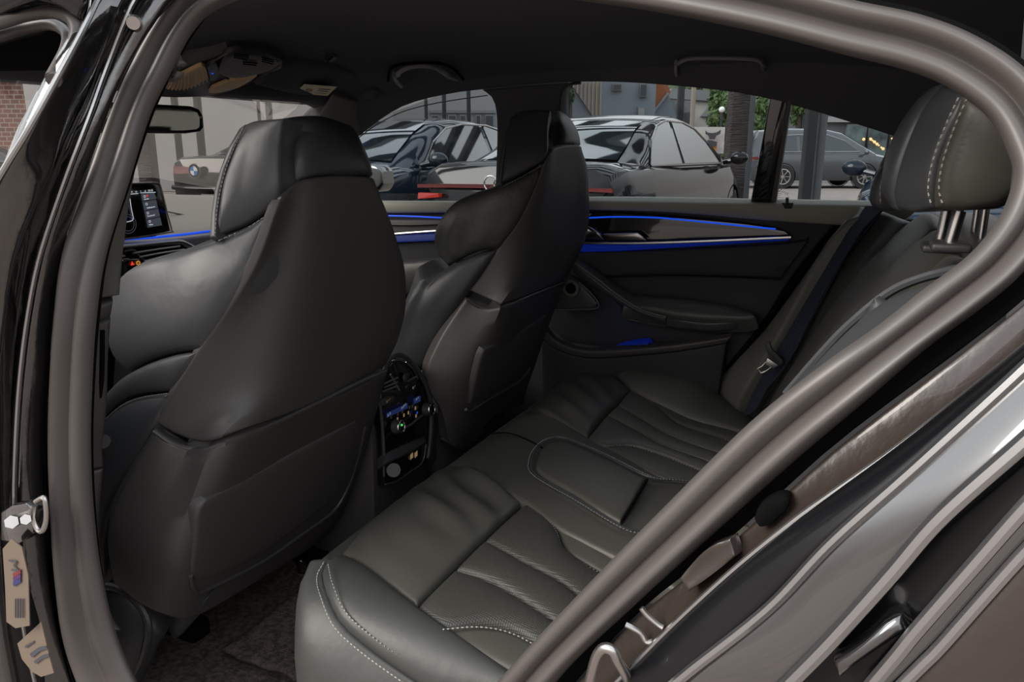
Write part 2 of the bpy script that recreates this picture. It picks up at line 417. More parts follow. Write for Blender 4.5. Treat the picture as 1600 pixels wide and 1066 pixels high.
# lower shell
l0 = crv("239,672 204,735 172,800 165,850 174,910", 'y', -.64, -.66, -.68, -.68, -.67)
l1 = crv("266,690 236,770 214,850 205,900 222,948", 'y', -.632, -.655, -.67, -.67, -.66)
l2 = crv("300,700 275,780 256,860 250,910 266,966", 'y', -.608, -.64, -.662, -.658, -.645)
l3 = crv("362,687 330,780 296,880 290,930 300,968", SN)
l4 = crv("492,636 474,710 440,800 400,880 372,930", SN)
l5 = crv("604,582 590,640 568,715 540,790 512,838", 'y', -.125, -.13, -.14, -.15, -.16)
l6 = [q + Vector((-.08, .004, 0)) for q in l5]
loft('lower_shell', [l0, l1, l2, l3, l4, l5, l6], M['shell2'], seat1, n=26, puff=0, roll=.010, thick=.03)
cord('shell_lip', crv("240,673 268,692 298,701 330,699 364,688", 'y', -.637, -.625, -.604, -.59, -.575) + crv("430,661 500,628 560,598 602,580", SN), .0045, M['shell2'], seat1, lift=.004)
SNp = lambda p: SN(p) - .003
panel('map_pocket', crv("322,781 430,722 500,686 558,655", SNp), crv("308,908 340,900 410,864 470,820 508,792", SNp),
      crv("309,800 303,850 299,895", SNp), crv("558,690 546,735 528,770", SNp), M['shell'], seat1, n=16, puff=.006, roll=.008, thick=.014)
cord('pocket_frame', crv("298,900 304,922 322,922 410,878 474,834 522,798 545,758 560,712 570,668", SN), .004, M['shell2'], seat1, lift=.006)
panel('hinge_cover', crv("243,925 266,955 330,930", 'y', -.60, -.60, -.58), crv("262,985 275,1000 312,962", 'y', -.60, -.60, -.58), [], [], M['plastic'], seat1, n=6, puff=.004, thick=.04)
seat_core(seat1, -.37, -1.0, 0, .25)

# ---- front passenger's seat
SF = profile([(.3, -.93), (.5, -.865), (.765, -.772), (1.0, -.715), (1.14, -.70), (1.25, -.73)])
seat2 = empty('front_seat', (-1.05, .37, .12), 'black leather front passenger seat on the far side, behind the rear climate panel', 'car seat', 'front seats of the car')
e0 = crv("848,257 838,290 810,347 779,389 753,428 733,454", 'y', .225, .21, .185, .165, .15, .135)
e1 = crv("862,236 852,290 826,355 795,410 765,468", 'y', .245, .235, .21, .18, .155)
e2 = crv("874,230 868,290 848,355 818,420 788,474", SF)
e3 = crv("892,227 900,300 890,370 862,420 838,456", SF)
e4 = crv("907,228 917,262 921,310 918,360 904,400 885,436", 'y', .475, .52, .57, .595, .605, .61)
e5 = [q + Vector((-.07, .004, 0)) for q in e4]
loft('back_shell', [e0, e1, e2, e3, e4, e5], M['shell'], seat2, n=22, puff=0, roll=.006, thick=.012)
loft('head_restraint', [[at(854, 177, ('x', -.81))] + crv("855,205 856,235 852,250", 'x', -.765, -.76, -.762),
     [at(868, 172, ('x', -.82))] + crv("873,190 872,215 869,230", 'x', -.745, -.73, -.728),
     [at(880, 176, ('x', -.82))] + crv("888,195 892,210 892,225", 'x', -.74, -.715, -.71),
     [at(892, 186, ('x', -.82))] + crv("902,203 906,215 908,227", 'x', -.76, -.735, -.728)], M['leather_side'], seat2, n=16, puff=.002, roll=.008, thick=.05)
panel('headrest_side', crv("799,182 812,174 834,171 860,172", 'y', .24, .25, .26, .27), crv("782,287 810,274 846,254", 'y', .16, .19, .225),
      crv("791,215 786,250", 'y', .21, .18), crv("857,195 856,240", 'y', .26, .235), M['leather_side'], seat2, puff=.012, roll=.008, thick=.05)
panel('headrest_piping', crv("795,186 802,180", 'y', .235), crv("776,291 783,288", 'y', .155), crv("785,218 778,255", 'y', .205, .175), crv("792,217 786,253", 'y', .208, .178), M['leather_side'], seat2, n=6, puff=.004, roll=.004, thick=.06)
stitch('seam_stitching', crv("797,190 790,222 785,252 782,284", 'y', .235, .208, .178, .158), M['thread'], seat2, lift=.006)
stitch('seam_stitching', crv("846,259 812,278 786,291", 'y', .22, .19, .162), M['thread'], seat2, lift=.004)
panel('shoulder_bolster', crv("690,340 709,317 743,301 776,291 812,277 846,257", 'y', .125, .13, .145, .16, .19, .222), crv("699,417 727,402 753,392 778,389", 'y', .13, .14, .15, .162),
      crv("678,366 681,394", 'y', .12, .125), crv("838,292 811,347", 'y', .208, .183), M['leather_fold'], seat2, n=18, puff=.020, roll=.016, thick=.07,
      disp=lambda u, v: .005 * math.sin(26 * u + 4 * v) * math.exp(-((u - .22) / .18) ** 2) * sstep(v * 1.4))
panel('side_bolster', crv("664,440 697,419 727,404 753,394 778,391", 'y', .10, .13, .14, .15, .162), crv("605,590 625,588 660,580", 'y', .09, .10, .11),
      crv("640,462 622,500 608,550", 'y', .09, .085, .085), crv("733,455 706,496 684,531", 'y', .133, .125, .115), M['leather_side'], seat2, n=18, puff=.022, roll=.014, thick=.07)
m0 = crv("729,466 706,498 684,533 664,580 672,615 688,640 700,690", 'y', .125, .105, .085, .07, .075, .09, .11)
m1 = crv("752,480 735,515 716,560 702,610 700,650 712,700", 'y', .148, .125, .10, .09, .10, .13)
m2 = crv("789,478 776,525 758,575 742,625 736,655 736,700", SF)
m3 = crv("838,460 822,520 800,570 780,620 770,655", SF)
m4 = crv("885,440 870,475 850,530 835,575 822,612 818,632", 'y', .605, .60, .59, .58, .57, .565)
m5 = [q + Vector((-.08, .004, 0)) for q in m4]
loft('lower_shell', [m0, m1, m2, m3, m4, m5], M['shell2'], seat2, n=22, puff=0, roll=.010, thick=.03)
cord('shell_lip', crv("730,467 750,480 771,484 790,478", 'y', .132, .15, .165, .185) + crv("825,464 855,452 884,441", SF), .004, M['shell2'], seat2, lift=.004)
SFp = lambda p: SF(p) - .0015
panel('map_pocket', crv("758,546 800,524 855,492", SFp), crv("735,632 770,613 815,588", SFp), crv("752,560 742,600", SFp), crv("848,520 834,560", SFp), M['shell'], seat2, n=12, puff=.005, roll=.008, thick=.012)
cord('pocket_frame', crv("728,640 736,642 767,622 809,598 828,576", SFp), .004, M['shell2'], seat2, lift=.006)
seat_core(seat2, .37, -.86, 0, .24)
b = MB().box((-.96, .50, .22), (-.80, .56, .27), .015); b.build('rail_end_cap', M['trimgrey'], seat2)
for y_, x_, t_ in ((.12, -.86, seat2), (.52, -.86, seat2), (-.50, -1.16, seat1), (-.18, -1.05, seat1)):
    MB().box((x_ - .64, y_, .14), (x_, y_ + .05, .19), .01).build('seat_rail', M['dark'], t_)

# ------------------------------------------------------------------ rear bench
bench = empty('rear_bench_seat', (-.35, 0, .12), 'black leather rear bench with perforated pleats and an oval centre pad', 'car seat')
Z0 = .46
cush = M['leather_bench']
def fold(a, k, u0, w_):
    return lambda u, v: a * math.sin(k * u + 5 * v + 2.5 * math.sin(3 * v)) * math.exp(-((u - u0) / w_) ** 2) * math.sin(math.pi * v) ** .7
# near thigh roll
n_pleat = crv("652,945 735,864 820,784", 'z', .456)
n_front = crv("534,864 570,824 630,775 674,743 698,727", 'z', .452, .448, .446, .444, .444)
def wrinkles(u, v):
    s = .0045 * math.sin(30 * u + 7 * v + 1.3 * math.sin(5 * v)) * (sstep((u - .35) * 3) * .9 + .1) * math.sin(math.pi * v) ** .8
    return s * 1.7 + .005 * math.sin(17 * u - 4 * v) * sstep((u - .2) * 2) * math.sin(math.pi * v)
panel('thigh_roll', n_front, n_pleat, crv("570,886 612,917", 'z', .462, .461), crv("738,736 772,755 806,778", 'z', .462, .464, .461), M['leather_bench'], bench, n=34, puff=.016, roll=.012, thick=.05, disp=wrinkles)
# near outer bolster: top, then its side below the double seam
n_seam = crv("514,872 503,896 510,928 530,972 570,1010 628,1052 700,1100", 'y', -.565, -.595, -.63, -.655, -.665, -.67, -.675)
n_in = crv("534,867 570,888 612,919 650,947 728,1000 800,1050 870,1100", 'z', .462, .465, .462, .459, .447, .435, .425)
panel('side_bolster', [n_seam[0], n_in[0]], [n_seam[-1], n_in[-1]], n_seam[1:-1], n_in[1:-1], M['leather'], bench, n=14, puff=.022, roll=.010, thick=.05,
      disp=lambda u, v: .0012 * math.sin(22 * v + 6 * u) * sstep(.5 - v))
stitch('seam_stitching', [q + Vector((.005, .010, .012)) for q in n_seam[1:]], M['thread_l'], bench, lift=.010)
stitch('seam_stitching', [q + Vector((-.004, -.008, -.004)) for q in n_seam], M['thread_l'], bench, lift=.005)
n_low = crv("470,950 462,1000 463,1060 480,1130 540,1200 600,1260", 'y', -.62, -.66, -.685, -.70, -.705, -.71)
s_top = n_seam
loft('bolster_side', [n_seam, [ (a * .55 + b_ * .45) + Vector((-.012, -.012, .004)) for a, b_ in zip(even(n_seam, [i / 8 for i in range(9)]), even(crv("492,880 470,950 462,1000 463,1060 480,1130 540,1200 600,1260", 'y', -.575, -.62, -.66, -.685, -.70, -.705, -.71), [i / 8 for i in range(9)]))],
      crv("492,880 470,950 462,1000 463,1060 480,1130 540,1200 600,1260", 'y', -.575, -.62, -.66, -.685, -.70, -.705, -.71)], M['leather'], bench, n=12, puff=.006, roll=.008, thick=.04, drop=.002)
# front of the cushion down to the floor
fl = crv("488,885 514,863 570,820 630,774 700,727 762,681 820,643 858,612 903,579 948,567", 'z', .43, .438, .440, .438, .436, .436, .436, .45, .47, .48)
lo_ = [Vector((q.x + .045, q.y, .16)) for q in fl]
fl = [q + Vector((.014, 0, -.016)) for q in fl]
loft('front_valance', [fl, [Vector((a.x + .004, a.y, a.z - .07)) for a in fl], [Vector((a.x + .01, a.y, .25)) for a in fl], lo_][::1], M['leather_bench'], bench, n=16, puff=0, roll=.004, thick=.03)
# near insert: three perforated channels and two smooth fields
def yz(txt, *z): return crv(txt, 'z', *z)
sA = yz("758,843 810,877 870,909 906,936 960,975", .458, .449, .438, .430, .418)
sB = yz("712,888 770,913 850,965 874,981 930,1020", .458, .450, .435, .430, .418)
sC = yz("690,984 746,980 794,988 842,1012 890,1045", .450, .446, .438, .430, .42)
sD = yz("854,806 870,832 882,860 910,880 938,896 985,925", .452, .446, .440, .434, .428, .418)
sE = yz("822,785 870,822 962,870 1030,905", .458, .449, .432, .42)
sF = yz("652,948 690,984 750,1025 800,1052 860,1090", .458, .450, .440, .432, .42)
pf = dict(m=M['leather_perf'], parent=bench, n=14, puff=.015, roll=.012, thick=.04)
panel('cushion_pleat', [sA[0], sE[0]], [sA[-1], sD[-1]], sA[1:-1], [yz("840,798", .455)[0]] + sD[:-1], **pf)
panel('cushion_pleat', [sB[0], sA[0]], [sB[-1], sA[-1]], sB[1:-1], sA[1:-1], **pf)
panel('cushion_pleat', [sF[0], sB[0]], [sC[-1], sB[-1]], [sC[0]] + sC[1:-1], sB[1:-1], **pf)
panel('cushion_field', [sD[0], sE[1]], [sD[-1], sE[-1]], sD[1:-1], sE[2:-1], M['leather_bench'], bench, puff=.008, roll=.008, thick=.04)
panel('cushion_field', [sC[0], sC[1]], [sF[-1], sC[-1]], sF[2:-1], sC[2:-1], M['leather_bench'], bench, puff=.008, roll=.008, thick=.04)
stitch('seam_stitching', sC, M['thread_l'], bench, lift=.012); stitch('seam_stitching', sD, M['thread'], bench, lift=.012)
# middle place
c_front = yz("704,722 735,702 762,683 792,664 822,645", .442, .444, .446, .446, .446)
c_near = yz("738,737 771,756 806,779 822,786 870,823 962,871 1030,907 1100,940", .458, .462, .464, .463, .458, .444, .434, .425)
c_far = yz("846,646 872,655 918,684 977,714 1024,742 1075,756 1130,775", .460, .464, .464, .456, .448, .44, .432)
panel('centre_cushion', c_front, [c_near[-1], yz("1116,850", .43)[0], c_far[-1]], c_near[:-1], c_far[:-1], M['leather_bench'], bench, n=24, puff=.006, roll=.012, thick=.05)
cseam = crv("764,678 795,677 826,688 852,703", 'z', .464, .474, .478, .480)
cord('centre_seam', cseam, .0016, M['dark'], bench, lift=.001)
padT = yz("846,702 862,692 882,690 937,712 1010,747", .488, .489, .489, .482, .470)
padB = yz("838,722 842,738 898,771 935,795 971,815", .486, .484, .476, .470, .462)
panel('centre_pad', padT, padB, [], [yz("990,785", .467)[0]], M['leather_bench'], bench, n=16, puff=.006, roll=.010, thick=.02)
rim = yz("1085,752 1050,750 1010,744 937,708 884,686 858,687 840,700 831,720 837,742 896,777 967,821 1000,831 1040,842", .452, .456, .465, .479, .486, .486, .485, .484, .481, .473, .459, .452, .445)
M_ = cord('pad_piping', rim, .0022, M['leather_side'], bench, n=90, lift=.003)
stitch('seam_stitching', [q + (q - yz("925,750", .465)[0]).normalized() * .007 for q in catmull(rim, 60)], M['thread'], bench, lift=.004)
cord('pad_edge_gap', yz("971,816 990,785 1011,750", .464, .468, .472), .003, M['dark'], bench, lift=.004)
# far place
f_front = yz("828,640 858,613 903,582 940,574", .448, .452, .462, .466)
f_pleat = yz("918,681 937,654 985,608", .466, .468, .472)
panel('thigh_roll', f_front, f_pleat, yz("848,646 885,664", .462, .465), yz("962,590", .470), M['leather_bench'], bench, n=24, puff=.016, roll=.012, thick=.05,
      disp=lambda u, v: .005 * math.sin(26 * u + 4 * v) * math.sin(math.pi * v))
f_out = yz("944,572 985,606 1016,624 1079,653 1150,672 1200,690", .474, .476, .472, .458, .445, .436)
f_edge = crv("950,567 985,567 1045,581 1105,597 1130,620 1180,655", 'y', .65, .69, .70, .70, .70, .69)
panel('side_bolster', [f_out[0], f_edge[0]], [f_out[-1], f_edge[-1]], f_out[1:-1], f_edge[1:-1], M['leather_lit'], bench, n=14, puff=.016, roll=.012, thick=.06)  # lighter leather copy stands for window light on this bolster
g1 = yz("965,633 1016,666 1056,686 1111,705 1170,722", .468, .458, .450, .442, .434)
g2 = yz("949,647 1000,678 1032,697 1103,721 1150,738", .466, .456, .450, .440, .434)
g3 = yz("945,697 985,697 1036,713 1087,733 1130,750", .458, .454, .447, .440, .434)
g4 = yz("1016,627 1036,646 1063,666 1130,686 1185,704", .468, .462, .455, .444, .436)
fin = yz("918,684 945,698 977,714 1024,742 1075,760 1110,768", .462, .459, .455, .447, .44, .434)
g0 = yz("985,608 1016,626 1079,655 1150,674 1195,694", .470, .466, .455, .444, .436)
pf['m'] = M['leather_bench']; pf['puff'] = .010
panel('cushion_pleat', [g1[0], g0[0]], [g1[-1], g4[-1]], g1[1:-1], g4[:-1], **pf)
panel('cushion_pleat', [g2[0], g1[0]], [g2[-1], g1[-1]], g2[1:-1], g1[1:-1], **pf)
panel('cushion_pleat', [fin[0], g2[0]], [g3[-1], g2[-1]], g3[:-1], g2[1:-1], **pf)
panel('cushion_field', [g3[0], g3[1]], [fin[-1], g3[-1]], fin[2:-1], g3[2:-1], M['leather_bench'], bench, puff=.006, roll=.008, thick=.04)
panel('cushion_field', [g4[0], g0[1] + Vector((0, .002, 0))], [g4[-1], g0[-1]], g4[1:-1], g0[2:-1], M['leather_bench'], bench, puff=.006, roll=.008, thick=.04)
stitch('seam_stitching', g3, M['thread'], bench, lift=.010); stitch('seam_stitching', g4, M['thread'], bench, lift=.010)
# filling under the cushions
MB().box((-.70, -.66, .16), (-.02, .66, .385), .03).build('cushion_base', M['leather_side'], bench)
# backrest: plane leaning back, seen edge-on between the belt and the door seal
def BX(z): return -.20 + (z - .42) * .52
def bp_(y, z, d=0.0): return Vector((BX(z) - d, y, z))
for (ya, yb, nm, pu) in ((-.58, -.20, 'backrest_pleat', .030), (-.19, .19, 'backrest_centre', .030), (.20, .61, 'backrest_pleat', .030)):
    T = [Vector((BX(.96) + .03, ya + (yb - ya) * i / 4, .985)) for i in range(5)]
    T = [q + Vector((0, 0, .012 * math.sin(math.pi * i / 4))) for i, q in enumerate(T)]
    Bq = [bp_(ya + (yb - ya) * i / 4, .42) for i in range(5)]
    Ls = [bp_(ya, z, .012) for z in (.93, .80, .65, .5)]; Rs = [bp_(yb, z, .012) for z in (.93, .80, .65, .5)]
    Ls[0] = bp_(ya, .955, -.01); Rs[0] = bp_(yb, .955, -.01)
    panel(nm, T, Bq, Ls, Rs, M['leather_bench'], bench, n=20, puff=pu, roll=.014, thick=.06, face=Vector((-1, 0, .3)),
          disp=lambda u, v: .006 * math.sin(40 * v + 5 * u) * sstep(.55 - v) * math.sin(math.pi * u) ** .5)
panel('backrest_top', [Vector((BX(.97) + .16, y, .985)) for y in (-.60, -.3, 0, .3, .60)], [Vector((BX(.97) + .035, y, .985)) for y in (-.60, -.3, 0, .3, .60)], [], [], M['leather_bench'], bench, n=14, puff=.012, roll=.012, thick=.08, face=Vector((0, 0, 1)))
MB().slab([Vector((BX(.30) + .05, -.60, .30)), Vector((BX(.93) + .07, -.60, .93)), Vector((BX(.93) + .17, -.60, .93)), Vector((.10, -.60, .30))], Vector((0, 1.22, 0))).build('backrest_frame', M['dark'], bench)
# far outer side cushion, the wedge beside the belt, window light put into its pale colour
wl = crv("1344,322 1290,400 1235,468 1180,535 1113,598", 'y', .66, .67, .68, .69, .70)
wr = crv("1372,330 1319,349 1270,424 1214,533 1158,624", 'y', .60, .60, .60, .60, .60)
panel('side_cushion', [wl[0], wr[0]], [crv("1122,620", 'y', .69)[0], crv("1150,662", 'y', .62)[0]], wl[1:], wr[1:], M['leather_lit'], bench, n=12, puff=.012, roll=.008, thick=.06)
# near outer side cushion, grey shoulder just inside the door seal
panel('side_cushion', crv("1560,425 1480,433 1400,462 1370,480", 'y', -.66, -.62, -.60, -.60), crv("1110,765 1095,768 1080,770", 'y', -.66, -.62, -.60),
      crv("1495,480 1320,610 1190,702", 'y', -.67), crv("1330,512 1286,556 1230,620 1150,700", 'y', -.60), M['leather_side'], bench, n=14, puff=.012, roll=.014, thick=.05)
cord('side_piping', crv("1575,412 1480,424 1398,452 1330,505 1284,552 1228,616", 'y', -.65, -.60, -.58, -.58, -.58, -.58), .005, M['leather_side'], bench)
fo = crv("1374,328 1350,356 1290,452 1238,560 1190,640", 'y', .60, .60, .595, .59, .60); fi = crv("1430,350 1400,400 1354,462 1300,560 1250,640", 'y', .50, .50, .50, .50, .52)
panel('backrest_bolster', [fo[0], fi[0]], [fo[-1], fi[-1]], fo[1:-1], fi[1:-1], M['leather_fold'], bench, n=14, puff=.014, roll=.012, thick=.04, disp=lambda u, v: .003 * math.sin(16 * v + 9 * u) * sstep(.7 - v))
# head restraints
def headrest(yc, px_rows, label_m):
    pass
hq = empty('head_restraint', Vector((.10, -.36, 1.0))); hq.parent = bench; hq.location = Vector((.10, -.36, 1.0)) - bench.location
# near one: side face, dark gusset and pale front edge
sideL = crv("1508,148 1484,200 1464,270 1462,320", 'y', -.50, -.505, -.51, -.51)
frontL = crv("1470,130 1432,170 1402,225 1386,275 1384,305 1400,332", 'y', -.36, -.40, -.43, -.44, -.44, -.44)
panel('cover_side', crv("1506,150 1545,160 1590,190", 'y', -.51), crv("1462,325 1500,330 1560,322", 'y', -.51), crv("1488,195 1468,250 1461,295", 'y', -.51), crv("1625,240 1610,290", 'y', -.51), M['leather_bench'], hq, n=14, puff=.018, roll=.012, thick=.06)
panel('cover_gusset', crv("1474,130 1490,138 1507,148", 'y', -.42, -.50), crv("1402,330 1430,334 1460,326", 'y', -.455, -.50), crv("1440,175 1412,240 1396,300", 'y', -.44, -.455, -.455), crv("1487,195 1466,250 1459,295", 'y', -.505), M['leather_side'], hq, n=12, puff=.006, roll=.008, thick=.10)
panel('cover_front', crv("1450,140 1474,128", 'y', -.34, -.42), crv("1396,326 1403,332", 'y', -.40, -.45), crv("1418,190 1393,240 1384,290", 'y', -.36, -.38, -.39), crv("1440,172 1411,240 1395,300", 'y', -.44, -.455, -.455), M['leather_side'], hq, n=10, puff=.010, roll=.008, thick=.10)
stitch('seam_stitching', crv("1498,152 1478,195 1458,250 1450,295 1456,322", 'y', -.512), M['thread_l'], hq, pitch=.0075, r=.0010, lift=.010)
stitch('seam_stitching', crv("1512,152 1493,195 1474,250 1467,295 1474,322", 'y', -.514), M['thread_l'], hq, pitch=.0075, r=.0010, lift=.016)
MB().box((.06, -.49, 1.07), (.15, -.27, 1.20), .035).build('padding', M['leather_side'], hq)
MB().cyl(at(1468, 385, ('y', -.40)), at(1480, 328, ('y', -.40)), .0065).build('post', M['chrome'], hq)
MB().cyl(at(1484, 383, ('y', -.47)), at(1500, 330, ('y', -.47)), .0065).build('post', M['chrome'], hq)
b = MB(); b.box(at(1468, 388, ('y', -.40)) - Vector((.02, .025, .004)), at(1468, 388, ('y', -.40)) + Vector((.02, .025, .006)), .004)
b.box(at(1484, 386, ('y', -.47)) - Vector((.02, .025, .004)), at(1484, 386, ('y', -.47)) + Vector((.02, .025, .006)), .004); b.build('post_guide', M['plastic'], hq)
# middle and far ones
for nm, yc, L_, Rr_, tp, bt in (('mid', -.02, "1372,268 1362,290 1358,310", "1420,250 1416,290", "1385,260 1398,254 1420,248", "1362,322 1380,330 1410,330"),
                               ('far', .36, "1394,220 1382,245 1374,262", "1440,220 1436,250", "1408,196 1420,196 1440,190", "1372,285 1390,290 1430,290")):
    h = empty('head_restraint', Vector((.10, yc, 1.0)) - bench.location); h.parent = bench
    panel('cover_side', crv(tp, 'y', yc - .10), crv(bt, 'y', yc - .10), crv(L_, 'y', yc - .10), crv(Rr_, 'y', yc - .10), M['leather_side'], h, n=10, puff=.012, roll=.014, thick=.16)
    for d_ in (-.05, .05): MB().cyl((.155, yc + d_, .95), (.155, yc + d_, 1.08), .006).build('post', M['chrome'], h)
    if nm == 'mid': stitch('seam_stitching', crv("1385,268 1376,290 1376,320", 'y', yc - .10), M['thread_l'], h, pitch=.010, r=.0012, lift=.014)

# belt with its tongue
belt = empty('seat_belt', (.05, .60, .45), 'dark blue-black webbing belt with a steel tongue hanging beside the far rear seat', 'seat belt')
wa = crv("1352,322 1330,352 1265,460 1206,560 1170,625 1158,655", 'y', .615, .60, .585, .58, .585, .59)
wb = crv("1384,322 1352,352 1290,450 1236,560 1196,610 1182,640", 'y', .565, .555, .545, .545, .55, .56)
panel('webbing', [wa[0], wb[0]], [wa[-1], wb[-1]], wa[1:-1], wb[1:-1], M['belt'], belt, n=10, puff=0, roll=.002, thick=.002, edges='lr')
tq = lambda s, v=.53: crv(s, 'y', v)
MB().slab(tq("1197,536 1203,535 1206,546 1222,562 1224,568 1218,572 1204,562 1196,546"), Vector((0, .012, 0)), .002).build('tongue_grip', M['plastic'], belt)
b = MB().slab(tq("1199,560 1216,571 1208,577 1195,569", .527), Vector((0, .003, 0)), .0008)
b.tube(tq("1197,566 1190,573 1184,576 1189,583 1197,580 1205,574", .527), .0022, 8)
b.build('tongue_plate', M['steel'], belt)
# ------------------------------------------------------------------ the cabin: roof lining, pillars, windows, floor
def st(o): o['kind'] = 'structure'; return o
def YW(z): return .70 if z < .97 else .70 - (z - .97) * .33
SW = lambda p: p.y - YW(p.z)                     # inner face of the far side
SG = lambda p: p.y - YW(p.z) - .03               # its glass
def ZR(x, y):
    return 1.372 - .045 * (min(abs(y), .56) / .56) ** 4 - .085 * (max(0, -.75 - x) / .9) ** 2 - .10 * (max(0, x + .35) / .7) ** 2
xs = [-1.62 + i * (2.27 / 34) for i in range(35)]; ys = [-.60 + i * (1.15 / 20) for i in range(21)]
v = [Vector((x, y, ZR(x, y))) for x in xs for y in ys]; f = [(i * 21 + j, i * 21 + j + 1, (i + 1) * 21 + j + 1, (i + 1) * 21 + j) for i in range(34) for j in range(20)]
n0 = len(v); v += [q + Vector((0, 0, .05)) for q in v[:n0]]; f += [tuple(a + n0 for a in q[::-1]) for q in f]
roof = st(link('ceiling', v, f, M['cloth']))
rail = crv("470,285 500,262 545,228 562,213 600,184 640,163 700,148 752,141 820,134 900,129 1000,131 1150,146 1250,169 1340,196 1420,222 1500,250", SW)
hl = [Vector((min(.6, max(-1.62, p.x)), .55, ZR(max(-1.62, min(.6, p.x)), .55) + .002)) for p in rail]
hl[0] = Vector((-1.75, .60, 1.20)); hl[1] = Vector((-1.66, .58, 1.25))
midr = [a.lerp(b, .5) + Vector((0, -.010, .012)) for a, b in zip(hl, rail)]
g = [[a, b, c] for a, b, c in zip(hl, midr, rail)]
st(loft('trim_1', [hl, midr, rail], M['cloth'], None, n=40, puff=0, roll=.006, thick=.04))
# outer skin of the roof and near door header so the cabin is closed to the sky
v = [Vector((x, y, ZR(x, y) + .055)) for x in xs for y in (-.66, -.4, 0, .4, .62)]
v2 = [q + Vector((0, 0, .012)) for q in v]; f = [(i * 5 + j, i * 5 + j + 1, (i + 1) * 5 + j + 1, (i + 1) * 5 + j) for i in range(34) for j in range(4)]
st(link('roof_skin', v + v2, f + [tuple(a + len(v) for a in q) for q in f], M['paint']))
# far B-pillar
b0 = crv("752,141 767,152 774,172 776,205 775,250 772,314", SW); b1 = crv("903,129 886,134 879,146 878,170 879,250 880,314", SW)
st(panel('wall_right', [b0[0], at(820, 134, SW), b1[0]], [b0[-1], b1[-1]], b0[1:-1], b1[1:-1], M['cloth'], None, n=16, puff=.012, roll=.012, thick=.05))
cord('trim_2', crv("908,129 887,133 877,146 875,170 876,250 877,312", SW), .004, M['plastic'], None).__setitem__('kind', 'structure')
# windows of the far side
def pane(name, px, mt, s=SG, th=.004):
    P = crv(px, s); n = len(P); return st(MB().slab(P, Vector((0, th, 0))).build(name, mt, None, smooth=False))
win1 = pane('window_1', "895,126 1000,127 1150,142 1212,152 1190,322 876,322 872,150", M['glass'])
winq = pane('window_2', "1210,150 1340,192 1420,218 1420,326 1180,322", M['glass'])
win3 = pane('window_3', "540,222 600,180 700,144 756,136 780,150 784,200 780,322 470,322", M['glass'])
st(MB().slab(crv("1204,148 1233,155 1206,320 1172,320", SW), Vector((0, .035, 0)), .003).build('trim_3', M['piano']))
st(MB().slab(crv("1231,155 1237,156 1211,320 1204,320", lambda p: p.y - YW(p.z) + .004), Vector((0, .03, 0)), .002).build('trim_4', M['trimgrey']))
# windscreen, near and far A-pillars, header
Wt = [Vector((-1.58, y, 1.275 - .02 * (y / .6) ** 2)) for y in (-.60, -.3, 0, .3, .58)]; Wb = [Vector((-2.30 + .14 * (y / .7) ** 2, y, .97)) for y in (-.70, -.35, 0, .35, .70)]
v = [p for p in Wt] + [p for p in Wb]; f = [(i, i + 1, i + 6, i + 5) for i in range(4)]
st(link('window_4', v + [q + Vector((-.003, 0, .004)) for q in v], f + [tuple(a + 10 for a in q[::-1]) for q in f], M['wglass']))
st(panel('trim_5', crv("520,150 560,160 590,168", ('x', -1.46)), [Vector((-2.20, .70, .97)), Vector((-2.05, .74, .97))], [Vector((-1.75, .635, 1.17)), Vector((-2.0, .67, 1.06))], [at(562, 214, SW), at(500, 262, SW), ], M['trimgrey'], None, n=10, puff=.008, roll=.008, thick=.03))
st(MB().box((-1.68, -.60, 1.262), (-1.50, .56, 1.315), .02).build('trim_6', M['cloth']))
st(MB().slab([Vector((-1.60, -.60, 1.27)), Vector((-1.52, -.64, 1.27)), Vector((-2.12, -.74, .97)), Vector((-2.20, -.70, .97))], Vector((0, -.03, .02)), .006).build('trim_7', M['trimgrey']))
# rear: parcel shelf, rear window, inner quarter of the near side
st(MB().box((.17, -.66, .90), (.80, .68, .955), .01).box((.62, -.66, .90), (1.1, .68, 1.05), .01).build('trim_8', M['cloth']))
v = [Vector((.62, -.52, 1.23)), Vector((.62, .52, 1.23)), Vector((1.0, .58, 1.05)), Vector((1.0, -.58, 1.05))]
st(MB().slab(v, Vector((.003, 0, .004))).build('window_5', M['glass'], None, False))
st(MB().slab([Vector((.30, .66, .95)), Vector((.30, .60, 1.16)), Vector((.66, .54, 1.24)), Vector((1.0, .60, .97)), Vector((1.0, .66, .90))], Vector((0, .05, 0))).build('trim_9', M['cloth'], None, False))
st(MB().slab([Vector((.12, -.62, .95)), Vector((.10, -.60, 1.30)), Vector((.66, -.54, 1.24)), Vector((1.0, -.60, .97)), Vector((1.0, -.66, .90))], Vector((0, -.05, 0))).build('trim_10', M['cloth'], None, False))
# floor, tunnel
def carpet_z(x, y): return .155 + .035 * math.exp(-(y / .16) ** 2) * 1.6 + .006 * noise.noise(Vector((x * 9, y * 9, 0)))
nx, ny = 50, 40; v = []
for i in range(nx):
    for j in range(ny):
        x = -2.1 + i * (1.6 / (nx - 1)); y = -.74 + j * (1.46 / (ny - 1)); v.append(Vector((x, y, carpet_z(x, y))))
f = [(i * ny + j, i * ny + j + 1, (i + 1) * ny + j + 1, (i + 1) * ny + j) for i in range(nx - 1) for j in range(ny - 1)]
b = MB().add(v, f); b.box((-2.6, -.76, .06), (1.0, .76, .10)); st(b.build('floor', M['carpet']))
st(MB().box((-.70, -.72, .10), (.95, .72, .20)).build('trim_11', M['dark']))
st(MB().slab([Vector((-2.25, -.76, .1)), Vector((-2.25, .76, .1)), Vector((-2.25, .76, .93)), Vector((-2.25, -.76, .93))], Vector((-.03, 0, 0))).build('wall_front', M['dark']))
